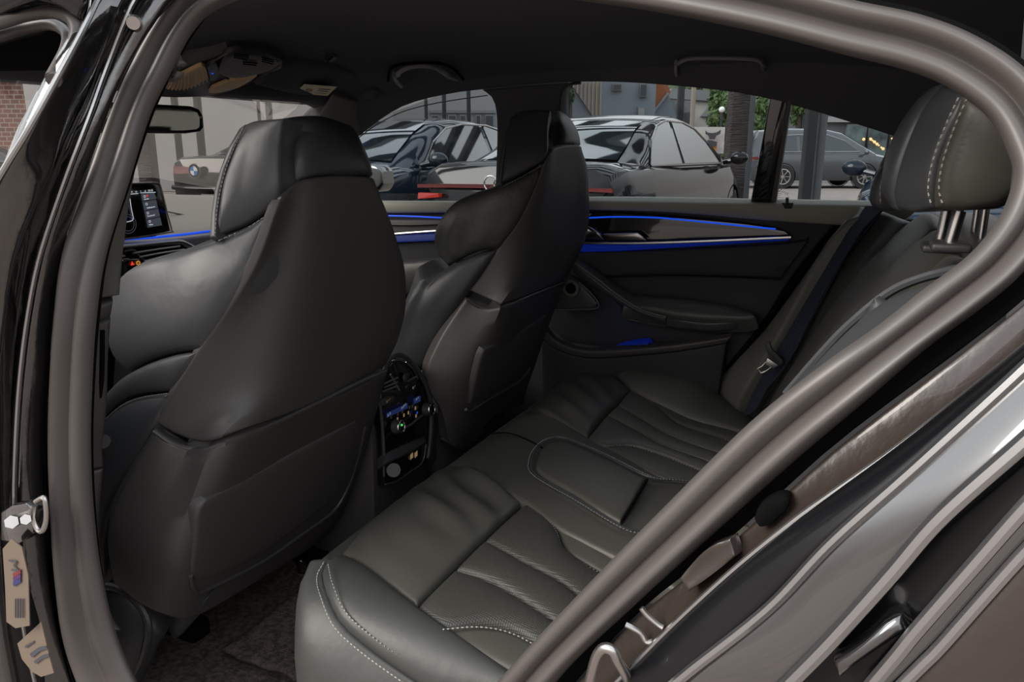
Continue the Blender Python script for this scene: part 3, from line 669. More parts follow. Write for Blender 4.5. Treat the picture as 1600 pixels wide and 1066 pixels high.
st(MB().box((.40, -.70, .10), (.44, .70, .93)).build('wall_back', M['dark']))
mt = MB(); R_ = []
for i in range(30):
    for j in range(24):
        x = -1.06 + i * (.34 / 29); y = -.52 + j * (.40 / 23)
        R_.append(Vector((x, y, carpet_z(x, y) + .022 + .012 * noise.noise(Vector((x * 20 + y * 8, y * 4, 3))))))
floor_mat = MB().add(R_, [(i * 24 + j, i * 24 + j + 1, (i + 1) * 24 + j + 1, (i + 1) * 24 + j) for i in range(29) for j in range(23)]).build('floor_mat', M['carpet'])
sol = floor_mat.modifiers.new('thickness', 'SOLIDIFY'); sol.thickness = .008; sol.offset = -1
tag(floor_mat, 'dark brown carpet mat with soft ripples behind the nearest front seat', 'floor mat')
MB().tube(crv("466,880 470,876 478,880 482,890 478,900 468,898", ('z', .2)), .004, 8, closed=True).build('mat_fastener', M['chrome'], floor_mat)

# ------------------------------------------------------------------ far rear door
def D(off): return lambda p: p.y - YW(p.z) + off
door = st(empty('door_1', (-.5, .70, .3)))
def dp(name, m_, T, B, L='', R='', o=0.0, **k):
    c = (lambda s: crv(s, D(o)) if s else [])
    return panel(name, c(T), c(B), c(L), c(R), m_, door, **k)
dp('door_panel', M['door'], "770,318 900,320 1045,322 1195,330 1320,334", "770,730 900,740 1100,740 1180,700", "", "1240,430 1200,500 1160,600", 0.0, n=18, puff=.004, roll=.01, thick=.05)
dp('door_top', M['sill'], "870,313 1000,314 1173,317 1345,320 1440,323", "870,327 919,328 1045,332 1195,345 1304,352 1400,358", "", "", .012, n=16, puff=.010, roll=.006, thick=.05)
dp('trim_inlay', M['piano'], "900,332 960,331 1045,336 1150,346 1215,356", "890,381 1000,380 1100,377 1238,371", "", "1230,363", .014, n=14, puff=.004, roll=.005, thick=.02)
MB().tube(catmull(crv("912,341 960,339 1020,340 1060,343 1130,350 1212,358", D(.024)), 40), .0022, 8).build('light_strip', M['blue'], door)
MB().tube(catmull(crv("900,380 1000,380 1100,377 1236,371", D(.030)), 40), .0040, 8, flat=.7).build('chrome_strip', M['chrome'], door)
panel('glow_strip', crv("896,385 960,385 1060,381 1232,375", D(.022)), crv("896,394 960,393 1060,387 1232,376", D(.016)), [], [], mat('blue_lit_ledge', (.0, .01, .10), .6, emit=(.005, .05, .8), es=.06), door, n=10, puff=0, roll=.002, thick=.01)
panel('door_waist', crv("900,395 1045,390 1240,379 1262,372", D(.020)), crv("930,432 1046,430 1220,435", D(.022)), crv("912,412", D(.02)), crv("1245,400", D(.02)), M['door'], door, n=12, puff=.008, roll=.006, thick=.03)
hb = mat('handle_alloy', (.46, .44, .42), .22, metal=1.0)
panel('handle_bezel', crv("916,352 926,356", D(.03)), crv("910,372 945,376", D(.03)), [], crv("935,364", D(.04)), hb, door, n=6, puff=.004, roll=.004, thick=.015)
panel('door_handle', crv("942,366 996,364", D(.045)), crv("948,376 1010,376", D(.04)), [], crv("1003,369", D(.043)), hb, door, n=8, puff=.003, roll=.003, thick=.012)
panel('armrest', crv("958,468 966,462 998,461 1057,466 1129,476 1178,489", D(.02)), crv("975,476 1000,484 1034,492 1057,498 1105,502 1160,498 1178,491", D(.075)), [], [], M['leather'], door, n=16, puff=.018, roll=.012, thick=.04)
panel('armrest_side', crv("1034,494 1105,504 1160,500", D(.07)), crv("1040,512 1105,518 1150,516", D(.06)), [], [], M['leather_side'], door, n=8, puff=.004, thick=.04)
pb = crv("898,412 934,438 972,467 1004,486 1041,497", D(.075)); pb2 = crv("893,424 936,454 984,482 1041,508", D(.068))
panel('pull_handle', pb, pb2, [], [], M['leather_side'], door, n=14, puff=.006, roll=.006, thick=.03)
cord('pull_piping', crv("898,411 934,437 972,466 1004,485 1041,496", D(.08)), .003, M['trimgrey'], door)
panel('speaker_grille', crv("880,428 900,437 922,459 934,474", D(.055)), crv("862,483 900,484 928,483", D(.055)), [], [], M['plastic'], door, n=10, puff=.004, roll=.005, thick=.02)
c_ = at(892, 451, D(.066)); MB().ring(c_, (0, -1, .1), .021, .006).build('tweeter_ring', M['trimgrey'], door)
MB().ball(c_, .016, sc=(1, .4, 1)).build('tweeter_dome', M['dark'], door)
cord('speaker_edge', crv("905,441 924,459 935,474 931,482 900,484 868,484", D(.062)), .0022, M['trimgrey'], door)
panel('pocket_recess', crv("862,490 940,492 1030,510 1060,515", D(-.02)), crv("867,530 900,545 986,545 1050,540", D(-.02)), [], [], M['door'], door, n=8, puff=0, thick=.02)
panel('pocket_lip', crv("852,516 867,532 898,544 927,547 986,544 1057,538 1142,527", D(.07)), crv("846,528 864,544 898,556 930,560 990,556 1060,549 1135,537", D(.065)), [], [], M['shell2'], door, n=16, puff=.006, roll=.006, thick=.02)
panel('pocket_front', crv("846,528 864,544 898,556 930,560 990,556 1060,549 1135,537", D(.062)), crv("850,700 930,720 1060,720 1110,700", D(.045)), [], [], M['door'], door, n=12, puff=.006, roll=.006, thick=.03)
panel('bottle_holder', crv("958,543 972,534 1010,527 1020,530", D(.03)), crv("962,546 985,544 1012,538", D(.055)), [], [], mat('blue_lit_pocket', (.01, .02, .10), .5, emit=(.0, .01, .25), es=.12), door, n=8, puff=.002, thick=.01)
cord('door_seam', crv("937,434 1046,431 1140,433 1220,437", D(.026)), .0014, M['dark'], door)
MB().slab(crv("1221,317 1240,317 1236,326 1226,326", D(.03)), Vector((0, .01, 0)), .001).cyl(at(1230, 321, D(.028)), at(1230, 309, D(.028)), .004).build('lock_pin', M['plastic'], door)
cord('door_edge_seal', crv("1352,326 1300,372 1240,440 1190,510 1140,572 1110,606", ('y', .685)), .007, M['dark'], door)
bl = bpy.data.lights.new('door_ambient_lamp', 'POINT'); bl.energy = .005; bl.color = (.05, .12, 1.0); bl.shadow_soft_size = .01
bo = bpy.data.objects.new('door_ambient_lamp', bl); COL.objects.link(bo); bo.location = at(960, 505, D(.05)); bo.parent = door; bo.location = at(960, 505, D(.06)) - door.location

# far front door
door2 = st(empty('door_2', (-1.4, .70, .3)))
def d2(name, m_, T, B, o=0.0, **k): return panel(name, crv(T, D(o)), crv(B, D(o)), [], [], m_, door2, **k)
d2('door_panel', M['door'], "470,330 780,330", "470,640 780,640", 0.0, n=10, puff=.004, thick=.05)
d2('door_top', M['sill'], "470,314 600,315 778,316", "470,334 600,334 778,332", .014, n=10, puff=.010, roll=.006, thick=.05)
d2('trim_inlay', M['trimgrey'], "560,344 700,343 770,343", "560,366 700,362 770,362", .016, n=8, puff=.004, roll=.004, thick=.02)
MB().tube(catmull(crv("590,337 640,338 700,341 760,344", D(.026)), 20), .0026, 8).build('light_strip', M['blue'], door2)
MB().tube(catmull(crv("590,368 640,364 700,360 760,357", D(.03)), 20), .0045, 8).build('chrome_strip', M['chrome'], door2)
MB().tube(catmull(crv("590,352 640,353 700,351", D(.026)), 20), .0022, 6).build('inlay_line', M['piano'], door2)
d2('glow_strip', mat('blue_grey_ledge', (.05, .07, .12), .5, emit=(.005, .03, .3), es=.15), "600,370 690,364", "600,380 690,376", .02, n=6, puff=0, thick=.01)
d2('armrest', M['leather'], "590,412 640,408 700,402", "590,470 640,462 700,450", .08, n=8, puff=.02, roll=.012, thick=.05)

# ------------------------------------------------------------------ near side: door aperture seal, pillar trims, painted jamb
def YL(z): return -.80 if z < .95 else -.80 + (z - .95) * .42
SL = lambda p: p.y - YL(p.z)
pairs = """132,1090|215,1090 102,1000|174,1000 90,900|149,900 85,800|136,800 82,700|131,700 85,600|133,600 93,500|139,500 105,400|154,400 142,285|190,285 180,180|223,180 210,109|256,112 243,50|290,48 290,-15|332,10
400,-80|420,-20 560,-100|570,-38 720,-100|725,-30 880,-85|890,-5 1040,-65|1030,16 1200,-35|1180,46 1337,-2|1320,82 1440,20|1412,105 1530,55|1480,132 1610,110|1545,180 1665,190|1578,240 1680,270|1584,282
1660,350|1562,340 1600,428|1515,398 1540,480|1440,455 1450,546|1368,512 1355,628|1285,570 1240,725|1170,662 1110,842|1040,790 985,955|920,912 870,1066|800,1040 790,1180|700,1160 640,1400|640,1300 350,1420|380,1310 190,1240|270,1190""".split()
oq = [at(*map(float, p.split('|')[0].split(',')), SL) for p in pairs]; iq = [at(*map(float, p.split('|')[1].split(',')), SL) for p in pairs]
def closed_cr(P, k):
    out = []; n = len(P)
    for i in range(n):
        a, b, c, d = P[i - 1], P[i], P[(i + 1) % n], P[(i + 2) % n]
        for s in range(k):
            t = s / k; out.append(0.5 * ((2 * b) + (c - a) * t + (2 * a - 5 * b + 4 * c - d) * t * t + (3 * b - a - 3 * c + d) * t ** 3))
    return out
Oc, Ic = closed_cr(oq, 6), closed_cr(iq, 6)
prof_ = [(.02, -.012), (0, -.006), (.04, .003), (.12, .0075), (.22, .009), (.32, .0075), (.42, .0025), (.47, -.001), (.52, .003), (.60, .012), (.70, .0165), (.80, .0165), (.90, .010), (.97, -.001), (1.0, -.012), (.99, -.020)]
pp_ = catmull([Vector((a, h, 0)) for a, h in prof_], 46); prof_ = [(q.x, q.y) for q in pp_]
v = []; n = len(prof_)
for a, b in zip(Ic, Oc):
    for q, h in prof_: v.append(a.lerp(b, q) + Vector((0, -1, .15)).normalized() * h)
f = [(i * n + k, i * n + k + 1, ((i + 1) % len(Ic)) * n + k + 1, ((i + 1) % len(Ic)) * n + k) for i in range(len(Ic)) for k in range(n - 1)]
seal = MB().add(v, f).build('door_seal', M['rubber']); tag(seal, 'thick grey-black rubber seal running all round the open rear door aperture', 'door seal')
# flange behind the seal
v = []
for a, b in zip(Ic, Oc):
    for q, h in ((.06, -.010), (1.10, -.012), (1.0, -.040), (.30, -.030)): v.append(a.lerp(b, q) + Vector((0, -h, 0)))
m_ = len(Ic); f = [(i * 4 + k, i * 4 + (k + 1) % 4, ((i + 1) % m_) * 4 + (k + 1) % 4, ((i + 1) % m_) * 4 + k) for i in range(m_) for k in range(4)]
st(MB().add(v, f).build('trim_12', M['dark']))
# inner trims of the near B-pillar
bt = lambda s, *y: crv(s, 'y', *(y or (-.715, -.72, -.73, -.735)))
pil = st(empty('wall_left', (-1.0, -.74, .2)))
panel('pillar_trim', crv("238,120 264,92", 'y', -.67), crv("120,474 186,462", 'y', -.74, -.70), crv("205,180 178,285 150,400", 'y', -.69, -.71, -.735), crv("242,150 226,200 207,285 197,360", 'y', -.66, -.67, -.68, -.69), M['trimgrey'], pil, n=12, puff=.006, roll=.006, thick=.03)
panel('height_adjuster', crv("120,482 178,470", 'y', -.745, -.70), crv("120,512 173,498", 'y', -.745, -.70), [], [], M['shell'], pil, n=8, puff=.006, roll=.006, thick=.03)
panel('lower_trim', crv("120,512 173,500", 'y', -.745, -.71), crv("110,742 162,731", 'y', -.75, -.71), [], crv("169,560 167,640 160,700", 'y', -.71), M['shell'], pil, n=8, puff=.004, roll=.006, thick=.03)
panel('foot_trim', crv("110,743 162,733", 'y', -.75, -.71), crv("150,1000 190,985", 'y', -.75, -.72), crv("110,860", 'y', -.75), crv("156,800 155,880 165,940", 'y', -.715), M['shell2'], pil, n=8, puff=.004, roll=.006, thick=.03)
cord('belt_slot', crv("160,515 158,600 150,672", 'y', -.718), .004, M['dark'], pil)
MB().cyl(at(160, 690, ('y', -.70)), at(166, 702, ('y', -.68)), .012).build('belt_anchor', M['plastic'], pil)
kick = panel('sill_cover', crv("150,925 185,920 215,940 245,975 256,995", 'y', -.66, -.645, -.63), crv("215,1075 216,1066 217,1060", 'y', -.66, -.65), crv("180,1010", 'y', -.67), crv("240,1025", 'y', -.63), M['plastic'], pil, n=12, puff=.02, roll=.01, thick=.04)
cord('sill_cover_rim', crv("150,922 172,916 200,928 224,955 232,985 222,1030 205,1062", 'y', -.668, -.655, -.65, -.65, -.655, -.665), .007, M['shell2'], pil)
# painted jamb, quarter panel edges, lower right
jam = st(empty('trim_13', (-.1, -.9, .3)))
def band(name, A, ya, B, yb, m_, **k): return panel(name, crv(A, 'y', ya), crv(B, 'y', yb), [], [], m_, jam, **k)
J1 = "880,1090 940,1020 1000,955 1120,860 1200,790 1300,700 1450,585 1600,468 1750,330"
J2 = "940,1090 985,1045 1060,970 1150,888 1240,815 1300,772 1400,702 1527,603 1640,510 1790,380"
J3 = "1030,1090 1080,1047 1200,952 1300,848 1431,731 1575,600 1680,500 1800,395"
J4 = "1200,1100 1235,1066 1300,1000 1390,900 1470,808 1600,692 1700,600 1830,480"
J5 = "1345,1090 1400,1025 1435,982 1519,886 1600,794 1700,690 1860,540"
J6 = "1390,1090 1440,1040 1470,1010 1545,925 1600,864 1700,760 1880,600"
J7 = "1500,1250 1600,1150 1700,1060 1900,860"
panel('jamb_gap_shade', crv("800,1060 860,1000 925,930 1060,800 1200,690 1330,590 1470,490 1560,400 1620,300", lambda p: p.y - YL(p.z) - .016), crv(J1, lambda p: p.y - YL(p.z) - .016), [], [], M['dark'], jam, n=20, puff=0, roll=.004, thick=.01)  # black sheet over the gap, its shade put into the colour
jb = mat('brown_reflection_paint', (.030, .022, .018), .30, coat=.6, bump=(30, .3, .006))  # black body paint with its brown reflection put into the base colour
band('jamb_channel', J1, -.80, J2, -.83, jb, n=26, puff=-.006, roll=.006, thick=.03)
band('jamb_step', J2, -.84, J3, -.875, M['paint_d'], n=26, puff=.006, roll=.010, thick=.03)
band('quarter_edge', J3, -.885, J4, -.91, M['paint'], n=30, puff=.004, roll=.010, thick=.03)
band('wheel_arch_recess', J4, -.90, J5, -.905, M['paint_d'], n=20, puff=-.010, roll=.010, thick=.03)
band('arch_flange', J5, -.918, J6, -.922, M['paint'], n=16, puff=.003, roll=.006, thick=.03)
band('quarter_panel', J6, -.925, J7, -.93, jb, n=14, puff=.01, roll=.006, thick=.03)
for J, y_, r_ in ((J2, -.842, .0030), (J3, -.888, .0048), (J4, -.914, .0060), (J5, -.924, .0052), (J6, -.928, .0045)):
    cord('panel_edge', crv(J, 'y', y_), r_, M['edge'] if 'edge' in M else M['paint'], jam, n=60)
panel('edge_bracket', crv("1300,1030 1344,1000 1385,965 1410,957", 'y', -.915), crv("1310,1062 1350,1030 1395,1000 1420,985", 'y', -.918), [], [], M['paint'], jam, n=10, puff=.008, roll=.006, thick=.02)
MB().slab(crv("1176,812 1190,790 1212,778 1228,776 1236,784 1228,800 1204,822 1186,828", 'y', -.82), Vector((0, .02, 0)), .004).build('rubber_bumper', M['dark'], jam)
for s in ("1002,950 1012,962 1028,976 1036,981", "978,976 990,982 1002,990 1010,1003 1020,1003", ):
    cord('drain_bead', crv(s, 'y', -.826), .0028, M['steel'], jam, n=14)
panel('jamb_pocket', crv("1060,905 1100,862 1140,842", 'y', -.826), crv("1075,925 1110,900 1148,870", 'y', -.83), [], [], jb, jam, n=8, puff=-.004, roll=.004, thick=.02)
striker = empty('door_striker', at(990, 1050, ('y', -.85)), 'bright zinc-plated latch loop and plate at the foot of the door aperture', 'door striker')
MB().tube(catmull(crv("918,1080 928,1040 936,1020 946,1013 958,1018 966,1034 978,1054 984,1070", 'y', -.842, -.855, -.86, -.862, -.86, -.85, -.842), 40), .0052, 12).build('latch_loop', M['steel'], striker)
MB().slab(crv("968,1062 985,1044 1010,1028 1022,1026 1034,1036 1034,1050 1020,1100 960,1100", 'y', -.836), Vector((0, .01, 0)), .002).build('striker_plate', M['steel'], striker)
MB().cyl(at(1003, 1058, ('y', -.842)), at(1003, 1058, ('y', -.836)), .008, 6).build('screw', M['steel'], striker)
# near B-pillar outside, left
K1 = "300,-40 262,0 200,105 168,180 130,285 95,400 78,560 70,700 72,800 78,900 95,1000 120,1090"
K2 = "240,-40 205,10 165,110 140,180 100,285 62,400 42,500 30,600 24,700 22,800 26,900 40,1000 60,1090"
K3 = "215,-40 188,10 140,130 105,200 78,280 45,350 20,430 6,520 -6,600 -10,700 -10,800 -6,900 4,1000 20,1090"
K4 = "172,-40 152,0 128,50 85,130 40,210 8,262 -30,330 -60,420 -90,560 -110,700 -120,900 -120,1090"
pl = st(empty('trim_14', (-1.05, -.88, .2)))
def bandp(name, A, ya, B, yb, m_, **k): return panel(name, crv(A, 'y', *ya), crv(B, 'y', *yb), [], [], m_, pl, **k)
bandp('pillar_flange', K1, (-.67, -.78, -.80, -.80), K2, (-.69, -.81, -.84, -.84), M['paint_n'], n=26, puff=.008, roll=.006, thick=.03)
SB = lambda p: p.y - YL(p.z) - .022
panel('pillar_gap_shade', crv(K1, SB), crv("330,-40 300,0 232,108 200,180 166,285 128,400 115,500 106,700 108,800 118,900 135,1000 170,1090", SB), [], [], M['dark'], pl, n=20, puff=0, roll=.004, thick=.01)  # black backing sheet, the shade between seal and pillar is its colour
bandp('pillar_groove', K2, (-.70, -.80, -.83, -.83), K3, (-.72, -.83, -.86, -.86), M['paint_n'], n=26, puff=-.008, roll=.004, thick=.03)
bandp('pillar_cover', K3, (-.73, -.84, -.87, -.87), K4, (-.75, -.86, -.90, -.90), M['paint_n'], n=26, puff=.008, roll=.006, thick=.03)
cord('pillar_edge', crv(K4, 'y', -.755, -.865, -.905, -.905), .0036, M['edge'], pl, n=60)
cord('pillar_edge', crv(K2, 'y', -.70, -.815, -.845, -.845), .0034, M['edge'], pl, n=60)
# rubber washer on the flange, near the top
MB().cyl(at(214, 30, ('y', -.71)), at(208, 36, ('y', -.735)), .008).build('plug', M['steel'], pl)
# hinge, reflected sticker and lower label on the pillar foot
hg = empty('hinge_assembly', at(30, 815, ('y', -.87)), 'glossy black door hinge bolted to the outer pillar, above the stickers', 'door hinge')
P_ = lambda s, y=-.87: crv(s, 'y', y)
MB().slab(P_("0,800 18,790 40,786 52,800 50,835 30,850 0,846"), Vector((0, .02, 0)), .003).build('hinge_leaf', M['paint'], hg)
MB().tube(catmull(P_("56,784 68,778 72,790 72,815 66,830 58,826 52,808 54,790", -.88), 30), .0035, 8).build('hinge_eye', M['steel'], hg)
MB().cyl(at(18, 816, ('y', -.895)), at(18, 816, ('y', -.87)), .009, 6).build('hinge_bolt', M['steel'], hg)
MB().cyl(at(40, 812, ('y', -.895)), at(40, 812, ('y', -.87)), .007, 6).build('hinge_bolt', M['steel'], hg)
tan = mat('label_film', (.15, .115, .085), .5); ink = mat('label_ink', (.05, .05, .06), .6); sred = mat('stripe_red', (.16, .02, .02), .5); sblu = mat('stripe_blue', (.02, .03, .12), .5)
lb = MB().slab(P_("4,858 18,842 34,856 44,900 46,978 24,982 10,972 8,920", -.885), Vector((0, .0015, 0))).build('sticker_shape', tan, None, False)  # reflection of a sticker in the paint, built as a thin plate
tag(lb, 'upper tan sticker on the near pillar with a tilted letter and colour stripes', 'sticker')
def text(s, size, loc, rot, m_, parent, name='lettering', ax='CENTER', ext=.0003):
    c = bpy.data.curves.new(name, 'FONT'); c.body = s; c.size = size; c.align_x = ax; c.align_y = 'CENTER'; c.extrude = ext; c.materials.append(m_)
    q = bpy.data.objects.new(name, c); COL.objects.link(q); bpy.context.view_layer.update()
    me = bpy.data.meshes.new_from_object(q, depsgraph=bpy.context.evaluated_depsgraph_get()); bpy.data.objects.remove(q); bpy.data.curves.remove(c)
    o = bpy.data.objects.new(name, me); COL.objects.link(o); o.rotation_euler = rot
    o.location = loc - (parent_world(parent) if parent else Vector()); o.parent = parent; return o
text('M', .026, at(21, 884, ('y', -.887)), (math.pi / 2, math.radians(80), 0), ink, lb)
for k, mm in enumerate((sred, mat('stripe_violet', (.06, .02, .10), .5), sblu)):
    MB().slab(P_("%d,%d %d,%d %d,%d %d,%d" % (20, 896 + 7 * k, 32, 890 + 7 * k, 32, 896 + 7 * k, 21, 903 + 7 * k), -.887), Vector((0, .001, 0))).build('colour_stripe', mm, lb, False)
for k in range(4): MB().slab(P_("%d,936 %d,936 %d,966 %d,966" % (23 + 4 * k, 24 + 4 * k, 24 + 4 * k, 23 + 4 * k), -.887), Vector((0, .001, 0))).build('print_line', ink, lb, False)
lb2 = MB().slab(P_("27,1006 50,985 64,972 78,1030 84,1052 64,1058 50,1050 34,1030", -.875), Vector((0, .0015, 0))).build('sticker_shape', tan, None, False)
tag(lb2, 'lower tan sticker on the pillar foot with dark printed bars', 'sticker')
for s in ("46,1022 60,1012 72,1010 74,1014 62,1018 50,1028", "52,1034 66,1024 76,1022 77,1026 66,1030 56,1038", "38,1010 52,1002 53,1004 40,1013"):
    MB().slab(P_(s, -.877), Vector((0, .001, 0))).build('print_line', ink, lb2, False)
# near front door, its frame seen at the top left
fd = st(empty('door_3', (-1.5, -.85, .3)))
cord('frame_seal', crv("-60,50 0,34 40,22 80,18 108,26 120,44 117,66 104,92 92,112 84,126", 'y', -.86, -.84, -.82, -.80, -.80, -.80, -.81, -.82, -.84), .0085, M['rubber'], fd, n=90, k=14)
cord('frame_seal', crv("-60,74 0,56 40,44 76,38 98,46 106,60 102,80 92,100 80,122", 'y', -.84, -.82, -.80, -.79, -.79, -.80, -.81, -.82, -.84), .0070, M['rubber'], fd, n=90, k=14)
panel('frame_header', crv("-60,10 60,-30 150,-40", 'y', -.87, -.84, -.80), crv("-60,60 0,34 80,10 128,36", 'y', -.86, -.84, -.82, -.80), [], [], M['piano'], fd, n=10, puff=.004, thick=.03)
panel('inner_header', crv("-60,90 0,70 60,52 104,50", 'y', -.80, -.79, -.78), crv("-60,112 0,112 60,112 96,112", 'y', -.72), [], [], M['dark'], fd, n=8, puff=.002, thick=.02)

# upper edge of the half-dropped front glass, etched mark on the quarter glass, far door mirror
cord('glass_edge', crv("556,219 585,197 621,178 655,167 700,158 762,149", SG), .0016, M['trimgrey'], win3)
em = mat('etched_white', (.5, .5, .5), .8)
SE = lambda p: SG(p) + .002
MB().ring(at(1217, 294, SE), (0, 1, 0), .0075, .0008, 18, 5).build('etched_ring', em, winq)
for s in ("1208,300 1227,300", "1208,309 1225,309", "1210,303 1222,303", "1211,306 1220,306"): cord('etched_line', crv(s, SE), .0006, em, winq, n=4, k=5)
text('CE', .008, at(1229, 303, SE), (math.pi / 2, 0, 0), em, winq)
mr = panel('door_mirror', crv("578,256 590,259 598,268", ('y', .93)), crv("580,300 592,299 600,288", ('y', .93)), [], [], M['paint'], door2, n=8, puff=.01, roll=.01, thick=.06)
panel('mirror_glass', crv("580,262 590,265 595,272", ('y', .915)), crv("582,294 590,292 595,285", ('y', .915)), [], [], M['trimgrey'], mr, n=6, puff=.001, roll=.002, thick=.004)

# lower half of the near front door and sill, mostly hidden behind the pillar
MB().box((-2.30, -.86, .16), (-1.10, -.78, .95), .03).build('door_shell', M['paint_d'], fd)
MB().box((-2.28, -.78, .30), (-1.12, -.735, .93), .02).build('door_card', M['door'], fd)
# ------------------------------------------------------------------ dashboard
TX = (math.pi / 2, 0, math.pi / 2)            # lettering that faces the rear of the car
X = lambda s, *v: crv(s, 'x', *v)
dash = empty('dashboard', (-2.0, 0, .9), 'pale grey dashboard with a blue light line, air vents and a screen, below the windscreen', 'dashboard')
panel('dash_top', X("-420,285 60,300 195,304 265,304 340,306 470,310", -2.16), X("-560,366 60,372 195,376 265,370 328,362 470,340", -1.88), [], [], M['beige'], dash, n=14, puff=.012, roll=.01, thick=.05)
cord('dash_seam', X("262,331 290,336 328,337", -2.0), .002, M['shell2'], dash, lift=.012)
MB().tube(catmull(X("190,374 240,371 290,366 330,361 420,350", -1.86), 30), .0036, 8).build('light_strip', M['blue'], dash)
panel('dash_fascia', X("-560,376 60,382 198,377 260,373 330,365 470,348", -1.87), X("-560,590 60,560 198,540 330,500 470,470", -1.90), [], [], M['beige'], dash, n=14, puff=.01, roll=.01, thick=.05)
cord('vent_frame', X("150,388 197,385 242,380 277,377 289,379 304,387", -1.855), .005, mat('vent_frame_satin', (.42, .40, .38), .3, metal=.9), dash, n=30)
panel('vent_opening', X("196,389 242,384 286,382", -1.858), X("196,425 250,420 300,392", -1.858), [], [], M['dark'], dash, n=8, puff=0, thick=.01)
for s in ("208,396 245,390 281,385", "218,402 250,396 288,390", "225,408 250,402 276,396", "150,402 178,401 195,400"):
    cord('vent_slat', X(s, -1.85), .0030, mat('vent_slat_satin', (.34, .33, .31), .35, metal=.8) if 'vent_slat_satin' not in bpy.data.materials else bpy.data.materials['vent_slat_satin'], dash, n=12)
cord('hazard_frame', X("195,393 209,391 218,400 230,411", -1.852), .003, M['trimgrey'], dash, n=14)
hz = panel('hazard_button', X("192,405 200,403 218,403", -1.85), X("192,432 205,428 230,420", -1.85), [], [], M['piano'], dash, n=6, puff=.001, thick=.01)
red = mat('lit_red', (.2, .01, .01), .5, emit=(1, .06, .03), es=.35); amb = mat('lit_amber', (.3, .12, .01), .5, emit=(1, .42, .05), es=.35)
white = mat('lit_white', (.3, .3, .3), .5, emit=(.75, .82, .9), es=.30); greyl = mat('lit_grey', (.05, .05, .06), .4, emit=(.08, .09, .11), es=.25)
MB().slab(X("204,415 210,414 206,408", -1.845), Vector((.001, 0, 0))).build('warning_triangle', red, hz, False)
MB().ring(at(216, 411, ('x', -1.845)), (1, 0, 0), .0052, .0010).build('amber_ring', amb, hz)
text('1', .006, at(216, 411, ('x', -1.844)), TX, amb, hz)
# screen
scr = empty('dashboard_screen', (-1.75, 0, .9), 'black tablet-like screen with white menu icons, on top of the dashboard beside the pillar', 'screen')
XS = -1.72
scr_b = panel('screen_housing', X("110,289 200,287 240,286 249,288", XS), X("105,380 198,373 255,364 267,361", XS), [], [at(254, 305, ('x', XS)), at(261, 335, ('x', XS))], M['piano'], scr, n=10, puff=.002, roll=.004, thick=.015)
cord('screen_rim', X("110,289 200,287 238,286 248,288 252,295 261,332 268,359 265,363 198,373 105,381", XS + .001), .0022, M['steel'], scr, n=80)
XT = XS + .004
MB().box((-1.93, -.10, .90), (-1.735, .02, .96), .01).build('screen_mount', M['plastic'], scr)
dy = MB()
MB().slab(X("220,303 241,301 253,352 231,356", XT), Vector((.0008, 0, 0))).build('menu_panel', greyl, scr, False)
for s in ("223,314 244,311 244,312 223,315", "226,329 247,325 247,326 226,330", "229,343 250,338 250,339 229,344"):
    MB().slab(X(s, XT + .001), Vector((.0005, 0, 0))).build('menu_divider', M['dark'], scr, False)
MB().slab(X("203,303 216,302 216,303 203,304", XT + .001), Vector((.0005, 0, 0))).build('status_line', white, scr, False)
MB().slab(X("219,301 243,300 243,301 219,302", XT + .001), Vector((.0005, 0, 0))).build('status_line', white, scr, False)
text('19:15', .0075, at(235, 298, ('x', XT + .001)), (math.pi / 2, math.radians(-3), math.pi / 2), white, scr)
for (a, b_, s_) in ((206, 300, 'A'), (213, 300, 'O'), (220, 299, '+'), (227, 299, 'B')): text(s_, .0065, at(a, b_, ('x', XT + .001)), TX, white, scr)
for (a, b_, s_) in ((229, 311, 'Service'), (236, 324, 'Reifenpanne'), (236, 337, 'Connected'), (236, 351, 'Setup')):
    text(s_, .0052, at(a, b_, ('x', XT + .0015)), (math.pi / 2, math.radians(-5), math.pi / 2), white, scr)
for a, b_ in ((226, 307), (229, 319), (231, 333), (234, 346)): MB().ring(at(a, b_, ('x', XT + .001)), (1, 0, 0), .0028, .0006, 14, 5).build('menu_icon', white, scr)
MB().ball(at(230, 306, ('x', XT + .001)), .0028, 10, (.3, 1, 1)).build('alert_dot', red, scr)
# drawing of the car at the left of the screen
cord('car_outline', X("203,310 205,325 208,340 206,345 198,347", XT + .001), .0009, white, scr, n=20)
for rr in (.018, .024): MB().ring(at(200, 350, ('x', XT + .001)), (1, 0, 0), rr, .0007, 30, 5).build('dial_ring', greyl, scr)
# interior mirror
mir = empty('interior_mirror', (-1.62, .0, 1.18), 'dark interior rear-view mirror hanging from the top of the windscreen', 'mirror')
MP = lambda o: (lambda p: (p.x + 1.62) * .94 - p.y * .34 - (p.z - 1.2) * .035 - o)
MB().slab(crv("150,158 235,162 300,166 312,171 318,182 319,199 313,206 290,209 150,208", MP(0)), Vector((-.03, .01, 0)), .004).build('mirror_case', M['piano'], mir)
MB().slab(crv("156,164 235,167 298,171 308,176 312,184 312,198 307,202 286,204 156,203", MP(.0025)), Vector((-.002, .0007, 0))).build('mirror_glass', mat('mirror_silver', (.42, .43, .36), .03, metal=1.0), mir, False)
cord('mirror_stem', [Vector((-1.66, -.02, 1.20)), Vector((-1.70, -.02, 1.25)), Vector((-1.64, -.02, 1.285))], .012, M['piano'], mir)
